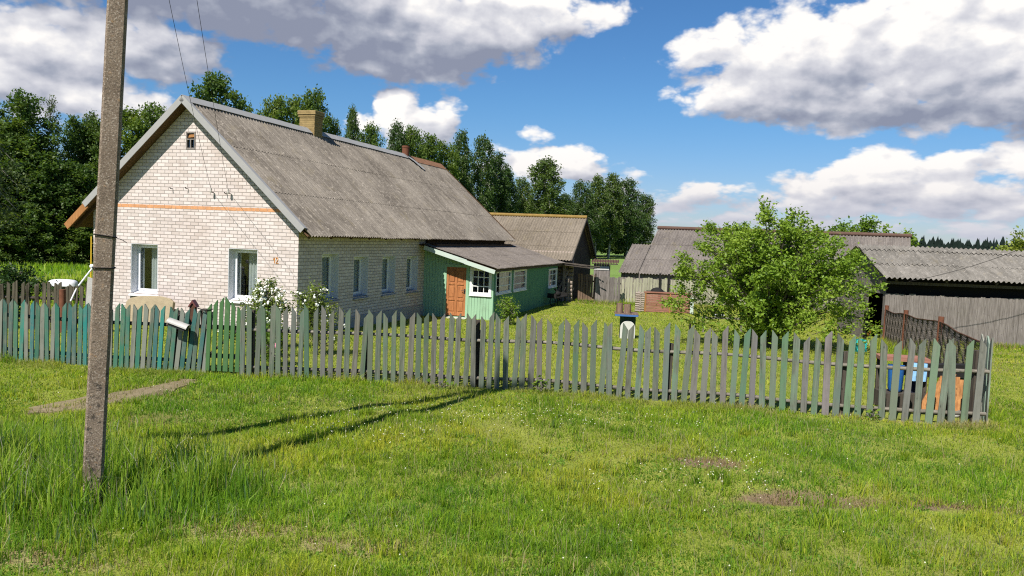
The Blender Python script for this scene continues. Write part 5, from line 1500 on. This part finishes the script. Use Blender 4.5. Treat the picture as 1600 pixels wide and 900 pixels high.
shrub('apple_tree', (7.62, 23.6, g1(7.7, 23.6)), 3.0, 2.0, 4.1, 54000, .105, 'leaf_apple', 64, 3, 'large bright green apple tree bushing out in the yard', 'tree', bark='bark_dark', shape=lambda a: 1.06 if math.cos(a) > .5 else 1.0, low=.10, twig=.21, drop=.46, fill=300, spread=.75)
shrub('flowering_shrub', (-5.42, 17.6, g1(-5, 17.6)), .55, .42, 1.52, 4600, .058, 'leaf_rose', 20, 5, 'white flowering shrub against the sunlit brick near the number', 'shrub', flowers=130, low=.2, fl_r=.034)
shrub('flowering_shrub', (-4.12, 16.8, g1(-4.2, 16.8)), .52, .35, 1.55, 3600, .058, 'leaf_rose', 15, 8, 'yellow green flowering shrub before the shaded side wall', 'shrub', flowers=40, low=.2, shape=lambda a: 1.35 if math.cos(a) > .3 else .7, fl_r=.034)
shrub('flowering_shrub', (-5.05, 16.0, g1(-5, 16)), .8, .35, .98, 2600, .055, 'leaf_bush', 12, 9, 'low leafy rose bush right behind the fence by the gate', 'shrub', flowers=26, low=.05, fl_r=.03)
shrub('peony_plant', (-4.45, 15.0, g1(-4.4, 15)), .3, .25, .72, 900, .07, 'leaf_bush', 8, 11, 'dark leafy plant with one pink bloom seen between pickets', 'plant', flowers=0)
pk = MB().ball((0, 0, 0), .055, 8, 6).ball((.03, -.02, .015), .04).ball((-.03, -.02, .01), .04).ball((0, -.035, -.01), .04)
pko = pk.build('pink_bloom', 'petal_pink', bpy.data.objects['peony_plant']); pko.location = (.13, -.28, .42)
shrub('garden_bush', (-.1, 28.4, g1(0, 28.4)), .42, .35, 1.02, 1500, .075, 'leaf_bush', 11, 14, 'small light green bush at the annex corner', 'bush', low=.1)
shrub('elder_bush', (19.6, 45.8, -.55), 2.6, 1.6, 5.0, 15000, .2, 'leaf_bush', 34, 21, 'rounded bright green bush rising behind the plank shed roof', 'bush', low=.15, twig=.2)
shrub('elder_bush', (22.3, 46.5, -.55), 1.9, 1.4, 4.2, 11000, .2, 'leaf_bush', 28, 24, 'lower dark green bush beside the far conifer wood', 'bush', low=.15, twig=.2)
shrub('garden_bush', (32.0, 50.0, -.55), 2.0, 1.5, 4.6, 9000, .2, 'leaf_rose', 28, 27, 'yellowish bush at the right edge above the plank shed', 'bush', low=.15, twig=.2)
shrub('garden_bush', (-15.75, 25.0, g1(-15, 25)), 1.2, 1.0, 1.5, 4200, .12, 'leaf_dark', 22, 31, 'dark low bush at the left edge above the dark fence', 'bush', low=.05)
# tree at the left edge, mostly out of frame
e = tag(empty('willow_tree', (-23.9, 33.0, g1(-20, 33))), 'pale leaved tree reaching in from the left edge of the picture', 'tree')
mb, V, F = grow(71, 9.6, ovoid(3.3), 1.2, 60, 13000, .17, 'B')
mb.build('trunk', 'bark_grey', e); link_mesh('crown', mesh_arrays('crown', V, [F]), 'leaf_pale', e)
# dry and weedy tuft plants around
for i, (x, y, h, lab) in enumerate(((.55, 13.3, .16, 'leafy dock plant at the fence foot, right of the dark pickets'), (-1.1, 13.2, .15, 'broad leaved dock plant below the middle of the fence'), (5.6, 12.2, .17, 'leafy green weed clump at the fence near the blue bucket'))):
    shrub('dock_plant', (x, y, g1(x, y)), .13, .10, h, 34, .085, 'leaf_bush', 6, 50 + i, lab, 'plant', low=.1)

# far conifer wood on the right horizon
fwm = MB(); rd = random.Random(5)
for row in range(4):
    x = 150.0
    while x < 330:
        y = 405 + row * 16 + rd.uniform(-6, 6); h = 10.0 + row * .8 + 1.6 * math.sin(x * .13 + row) + 1.2 * math.sin(x * .041 + 2) + abs(rd.gauss(0, 1.1)) - .010 * (x - 190); w = rd.uniform(1.9, 3.4)
        tiers = ((0, w, h * .55), (h * .22, w * .9, h * .5), (h * .45, w * .72, h * .42), (h * .68, w * .45, h * .32)) if rd.random() < .7 else ((0, w * 1.2, h * .7), (h * .35, w * 1.25, h * .55))
        for (zz, ww, hh) in tiers:
            n = 7; vs = [(x + ww * math.cos(2 * math.pi * k_ / n) * rd.uniform(.75, 1.15), y + ww * math.sin(2 * math.pi * k_ / n), -1 + zz + rd.uniform(-.5, .5)) for k_ in range(n)] + [(x + rd.uniform(-.5, .5), y, -1 + zz + hh * rd.uniform(.85, 1.0))]
            fwm.add(vs, [(k_, (k_ + 1) % n, n) for k_ in range(n)])
        x += rd.uniform(1.0, 2.2)
tag(fwm.build('far_wood', 'far_wood'), 'dark conifer wood on the right horizon', 'wood', kind='stuff')


# ------------------------------------------------------------------ grass
def vnoise(x, y, s, seed):
    """cheap value noise"""
    r_ = np.random.default_rng(seed).random((64, 64))
    u = x / s + 17.3; v = y / s + 9.1; i = np.floor(u).astype(int); j = np.floor(v).astype(int); fu = u - i; fv = v - j
    fu = fu * fu * (3 - 2 * fu); fv = fv * fv * (3 - 2 * fv)
    a = r_[i % 64, j % 64]; b_ = r_[(i + 1) % 64, j % 64]; c = r_[i % 64, (j + 1) % 64]; d = r_[(i + 1) % 64, (j + 1) % 64]
    return (a * (1 - fu) + b_ * fu) * (1 - fv) + (c * (1 - fu) + d * fu) * fv


def fence_y(x):
    L = LL[:-1] + LINE
    return np.interp(x, [p[0] for p in L], [p[1] for p in L])


def in_path(x, y, grow=0.0):
    cx = np.interp(y, [10.66, 11.2, 12.1, 13.0, 13.7], [-6.1, -5.75, -5.48, -5.24, -5.1]); w = np.interp(y, [10.5, 10.75, 11.3, 12.1, 13.7], [0, .42, .34, .27, .16]) + grow
    w = w * (.3 + 1.05 * vnoise(x, y, .3, 77)) * (y < 13.15)
    return np.abs(x - cx) < w


def blades(x, y, h, w, tint, rs, bend=.45):
    n = len(x); a = rs.uniform(0, 2 * np.pi, n); b_ = np.abs(rs.normal(0, bend, n)).clip(0, 1.2)
    dx, dy = np.cos(a), np.sin(a); f = rs.uniform(0, 2 * np.pi, n); sx, sy = np.cos(f), np.sin(f)
    z0 = gz(x, y) - .01
    B = np.stack([x, y, z0], 1); side = np.stack([sx, sy, 0 * sx], 1) * (w / 2)[:, None]
    mid = B + np.stack([dx * b_ * h * .25, dy * b_ * h * .25, h * .55], 1)
    tip = B + np.stack([dx * b_ * h * .85, dy * b_ * h * .85, h * (1 - .28 * b_ * b_)], 1)
    V = np.stack([B - side, B + side, mid + side * .8, mid - side * .8, tip], 1)
    return V.reshape(-1, 3), np.repeat(tint, 5, 0)


def make_grass(name, parts, label, keep_dirt=None):
    V = np.concatenate([p[0] for p in parts]); Cc = np.concatenate([p[1] for p in parts]); n = len(V) // 5
    k_ = np.arange(n)[:, None] * 5
    me = mesh_arrays(name, V, [k_ + np.array([[0, 1, 2, 3]]), k_ + np.array([[3, 2, 4]])])
    at = me.attributes.new('tint', 'FLOAT_COLOR', 'POINT'); at.data.foreach_set('color', np.concatenate([Cc, np.ones((len(Cc), 1))], 1).astype(np.float32).ravel())
    o = link_mesh(name, me, 'grass_blade'); tag(o, label, 'grass', kind='stuff'); return o


G1 = np.array([.16, .275, .016]); G2 = np.array([.31, .40, .026]); G3 = np.array([.46, .455, .055]); DRY = np.array([.44, .38, .18]); BLU = np.array([.11, .18, .045])
def tints(x, y, rs, dry=.05, yel=.5):
    n = len(x); t = (vnoise(x, y, 1.1, 1) * .6 + vnoise(x, y, .35, 2) * .4)
    k_ = np.clip(t * 1.5 - .35 + rs.normal(0, .22, n) + (yel - .5), 0, 1)[:, None]
    c = np.where(k_ < .5, G1 + (G2 - G1) * k_ * 2, G2 + (G3 - G2) * (k_ * 2 - 1))
    bl = (rs.random(n) < .12)[:, None]; c = np.where(bl, BLU, c)
    dr = (rs.random(n) < dry * (1 + 3 * np.clip(vnoise(x, y, .8, 5) - .55, 0, 1) * 4))[:, None]
    return np.where(dr, DRY * rs.uniform(.7, 1.1, (n, 1)), c) * rs.uniform(.82, 1.18, (n, 1))


def dirt_patch(x, y):
    d = np.zeros_like(x)
    for (cx, cy, rx, ry, k_) in ((3.2, 8.2, .75, .27, 1.0), (4.6, 8.12, .6, .24, .85), (5.25, 8.1, .45, .22, .8), (2.42, 9.4, .42, .28, .85), (2.3, 8.95, .3, .1, .5), (-2.24, 6.72, .5, .22, .7), (-1.46, 6.5, .36, .16, .65), (-1.05, 6.5, .36, .18, .65), (-3.5, 6.0, .5, .2, .6), (-2.9, 6.05, .3, .2, .4),
                                 (.3, 6.2, .5, .12, .35), (2.2, 7.0, .5, .1, .3), (-4.75, 10.2, .4, .3, .6), (.9, 9.6, .6, .12, .3)):
        d = np.maximum(d, k_ * np.exp(-(((x - cx) / rx) ** 2 + ((y - cy) / ry) ** 2)))
    return np.clip(d * (.55 + .9 * vnoise(x, y, .16, 61)), 0, 1)


def scatter(n, y0, y1, rs, pw=1.0, xl=.74, xr=.74):
    u = rs.random(n); y = (y0 ** pw + u * (y1 ** pw - y0 ** pw)) ** (1 / pw); x = rs.uniform(-1, 1, n); x = np.where(x < 0, x * xl, x * xr) * y
    return x, y


def front_grass():
    rs = np.random.default_rng(3); parts = []
    x, y = scatter(430000, 4.9, 14.3, rs, pw=.75)
    keep = (y < fence_y(x) - .05) | (x > 7.6); keep &= ~in_path(x, y)
    keep &= rs.random(len(x)) > dirt_patch(x, y) * .95
    x, y = x[keep], y[keep]
    # tussocks, worn and lush patches
    big = vnoise(x, y, 1.5, 3); mid = vnoise(x, y, .42, 4); fine = vnoise(x, y, .14, 6)
    lush = np.clip((big * .55 + mid * .45 - .34) * 2.4, 0, 1)
    keep = rs.random(len(x)) < .50 + .5 * np.clip(fine * 1.5 - .2, 0, 1) * (.5 + .5 * lush)
    x, y, lush, fine, big = x[keep], y[keep], lush[keep], fine[keep], big[keep]
    h = .030 + .062 * lush * (.5 + fine) + .018 * fine
    h *= 1 - .6 * np.clip(dirt_patch(x, y + .12) + dirt_patch(x, y + .3), 0, 1)
    h *= 1 - .55 * (x > -1.2) * smoothstep(-.75, -.25, y - fence_y(x)) * (y < fence_y(x))
    h *= rs.uniform(.55, 1.35, len(x)); w = .0052 + .00058 * (y - 5)
    tt = tints(x, y, rs, .05, .5); g_ = np.clip((vnoise(x, y, 1.9, 15) - .35) * 2.2, 0, 1)[:, None]
    tt = tt * (1 - g_ * np.array([[.25, .08, .1]])) * (.90 + .22 * lush[:, None])
    parts.append(blades(x, y, h, w * rs.uniform(.7, 1.35, len(x)), tt, rs, .75))
    # low broad leaves of clover, plantain and dandelion between the blades
    n = 90000; x, y = scatter(n, 4.9, 13.6, rs, pw=.75)
    k_ = (y < fence_y(x) - .1) & ~in_path(x, y) & (vnoise(x, y, .33, 41) * .6 + vnoise(x, y, 1.2, 42) * .4 > .52) & (rs.random(n) > dirt_patch(x, y)); x, y = x[k_], y[k_]; n = len(x)
    parts.append(blades(x, y, rs.uniform(.022, .055, n), rs.uniform(.013, .026, n), np.array([[.15, .275, .03]]) * rs.uniform(.75, 1.3, (n, 1)), rs, 1.25))
    # scattered single tussocks of coarse grass
    nt = 420; tx, ty = scatter(nt, 5.2, 12.8, rs, pw=1.0); k_ = ty < fence_y(tx) - .35; tx, ty = tx[k_], ty[k_]
    x = np.repeat(tx, 46); y = np.repeat(ty, 46); sg = np.repeat(rs.uniform(.03, .09, len(tx)), 46); hh = np.repeat(rs.uniform(.08, .20, len(tx)), 46)
    x = x + rs.normal(size=len(x)) * sg; y = y + rs.normal(size=len(x)) * sg * .8; k_ = ~in_path(x, y); x, y, hh = x[k_], y[k_], hh[k_]
    parts.append(blades(x, y, hh * rs.uniform(.5, 1.15, len(x)), .0085 * rs.uniform(.7, 1.3, len(x)), tints(x, y, rs, .04, .45), rs, .6))
    # long grass round the pole and at the left
    n = 34000; x = rs.uniform(-7.2, -1.9, n); y = rs.uniform(5.6, 10.4, n)
    d = np.exp(-(((x + 4.1) / 1.2) ** 2 + ((y - 7.4) / 1.0) ** 2)) + .75 * np.exp(-(((x + 5.3) / 1.2) ** 2 + ((y - 8.2) / 1.4) ** 2)) + .9 * np.exp(-(((x + 3.05) / .55) ** 2 + ((y - 7.7) / .75) ** 2))
    cl_ = vnoise(x, y, .22, 51); k_ = (rs.random(n) < np.clip(d * 1.3, 0, 1) * np.clip(cl_ * 2.2 - .3, 0, 1)) & ~in_path(x, y); x, y, d, cl_ = x[k_], y[k_], d[k_], cl_[k_]
    h = (.12 + .34 * np.clip(d, 0, 1)) * (.6 + .6 * cl_) * rs.uniform(.5, 1.2, len(x))
    parts.append(blades(x, y, h, .0115 * rs.uniform(.6, 1.3, len(x)), tints(x, y, rs, .03, .45) * np.array([[.95, 1.05, 1.6]]), rs, .42))
    # flowering stems above the long grass
    k_ = rs.random(len(x)) < .02; parts.append(blades(x[k_], y[k_], h[k_] * 1.35, np.full(k_.sum(), .006), np.array([[.38, .36, .16]]) * rs.uniform(.7, 1.1, (k_.sum(), 1)), rs, .4))
    # straw and tufts over the edges of the path
    n = 5200; x = rs.uniform(-7, -4.6, n); y = rs.uniform(10.5, 13.6, n); k_ = in_path(x, y, .12); x, y = x[k_], y[k_]
    st_ = (rs.random((len(x), 1)) < .72); parts.append(blades(x, y, rs.uniform(.03, .11, len(x)), np.full(len(x), .009), np.where(st_, np.array([[.40, .34, .18]]), np.array([[.2, .27, .04]])) * rs.uniform(.5, 1.1, (len(x), 1)), rs, 1.6))
    # longer fringe along the foot of the fence, and cut straw lying there
    n = 14000; x = rs.uniform(-10, 7.5, n); y = fence_y(x) + rs.normal(-.06, .10, n)
    cl_ = np.clip(vnoise(x, y, .5, 12) * 2 - .7, 0, 1); k_ = (rs.random(n) < .25 + cl_) & ~in_path(x, y); x, y, cl_ = x[k_], y[k_], cl_[k_]
    parts.append(blades(x, y, (.05 + .20 * cl_ * rs.random(len(x)) * np.where(x > -.6, .55, 1.0)) * rs.uniform(.6, 1.2, len(x)), .010 * rs.uniform(.7, 1.3, len(x)), tints(x, y, rs, .16), rs, .6))
    n = 9000; x = rs.uniform(-9, 7.3, n); y = fence_y(x) + rs.normal(-.32, .16, n); k_ = vnoise(x, y, .9, 14) > .45; x, y = x[k_], y[k_]
    V, T_ = blades(x, y, rs.uniform(.05, .16, len(x)), .007 * rs.uniform(.7, 1.4, len(x)), np.where(rs.random((len(x), 1)) < .55, np.array([[.30, .31, .09]]), np.array([[.22, .28, .04]])) * rs.uniform(.8, 1.2, (len(x), 1)), rs, 1.5)
    parts.append((V, T_))
    # dry stalks and bent seed heads here and there
    n = 1300; x, y = scatter(n, 5.2, 12.5, rs, pw=1.0); k_ = y < fence_y(x) - .3; x, y = x[k_], y[k_]
    parts.append(blades(x, y, rs.uniform(.16, .34, len(x)), np.full(len(x), .006), np.tile(np.array([[.40, .36, .17]]), (len(x), 1)) * rs.uniform(.7, 1.1, (len(x), 1)), rs, .7))
    # dry thatch in the worn patches
    n = 60000; x, y = scatter(n, 5.0, 10.5, rs, pw=1.0); k_ = rs.random(n) < dirt_patch(x, y) * .9 + .05 * (vnoise(x, y, .6, 19) > .58); x, y = x[k_], y[k_]
    parts.append(blades(x, y, rs.uniform(.03, .10, len(x)), np.full(len(x), .008), (DRY * np.array([.95, .82, .8]))[None] * rs.uniform(.35, .95, (len(x), 1)), rs, 1.6))
    make_grass('grass', parts, 'uneven yellow green lawn grass in front of the fence')


def yard_grass():
    rs = np.random.default_rng(4); parts = []
    x, y = scatter(190000, 13.2, 41, rs, pw=.9, xl=.62, xr=.72)
    keep = (y > fence_y(x) + .10) | (x > 7.6)
    # keep clear of the buildings
    c, s_ = math.cos(-HT), math.sin(-HT); X = x + 5.8959; Y = y - 21.9615; hx = c * X - s_ * Y; hy = s_ * X + c * Y
    keep &= ~((hx > -7.0) & (hx < .05) & (hy > -.05)); keep &= ~((hx > 0) & (hx < 2.85) & (hy > 8.8)); keep &= ~((hx < 3.3) & (hy > 19.9)); keep &= ~((x > 12.7) & (y > 27.2) & (y < 33))
    x, y = x[keep], y[keep]
    h = (.035 + .05 * vnoise(x, y, .7, 21)) * rs.uniform(.6, 1.3, len(x)); w = .010 + .0009 * (y - 13)
    parts.append(blades(x, y, h, w * rs.uniform(.7, 1.3, len(x)), tints(x, y, rs, .10, .66), rs, .9))
    # weeds of the left meadow
    n = 34000; x = rs.uniform(-38, -13, n); y = rs.uniform(24, 54, n); k_ = rs.random(n) < .35 + .65 * vnoise(x, y, 2.2, 31); x, y = x[k_], y[k_]
    parts.append(blades(x, y, (.18 + .55 * vnoise(x, y, 3.0, 33) * smoothstep(38, 50, y)) * rs.uniform(.6, 1.2, len(x)), .045 * rs.uniform(.7, 1.4, len(x)), tints(x, y, rs, .02, .62) * np.array([.85, 1.05, .9]), rs, .5))
    # ragged edge along buildings, rear fences and the shed
    n = 9000; x = rs.uniform(3.2, 26, n); y = np.where(x < 12.6, 40.0 - rs.random(n) * .8, 27.2 - np.abs(rs.normal(0, .15, n)))
    parts.append(blades(x, y, rs.uniform(.05, .28, n), .018 * rs.uniform(.7, 1.3, n), tints(x, y, rs, .12, .55), rs, .6))
    # tall weeds against the netting fence
    n = 4000; t = rs.random(n); q = np.array([nl_at(v) for v in t]); x = q[:, 0] + rs.normal(0, .18, n); y = q[:, 1]
    parts.append(blades(x, y, rs.uniform(.08, .42, n), .014 * rs.uniform(.7, 1.3, n), tints(x, y, rs, .08, .5), rs, .5))
    make_grass('yard_grass', parts, 'short mown yard grass behind the picket fence')


front_grass(); yard_grass()

# clover heads scattered through the lawn
cv = MB(); rs = np.random.default_rng(9); k_ = 0
while k_ < 480:
    x, y = scatter(1, 5.6, 12.8, rs); x, y = float(x[0]), float(y[0])
    dens = .018 + 1.0 * math.exp(-(((x - .2) / 1.6) ** 2 + ((y - 11.3) / .6) ** 2)) + .9 * math.exp(-(((x - 2.6) / .5) ** 2 + ((y - 9.2) / .5) ** 2)) + .6 * math.exp(-(((x + 2) / .9) ** 2 + ((y - 10.5) / .7) ** 2)) + 1.0 * math.exp(-(((x + 1.6) / .6) ** 2 + ((y - 9.9) / .35) ** 2)) + .5 * math.exp(-(((x - 2) / .9) ** 2 + ((y - 8.6) / .5) ** 2))
    if rs.random() > dens or y > fence_y(np.array(x)) - .3: continue
    cv.ball((x, y, g1(x, y) + rs.uniform(.07, .13)), rs.uniform(.005, .009), 6, 4); k_ += 1
tag(cv.build('clover_flowers', 'petal_clover'), 'white clover heads dotted through the front lawn', 'flowers', kind='stuff')
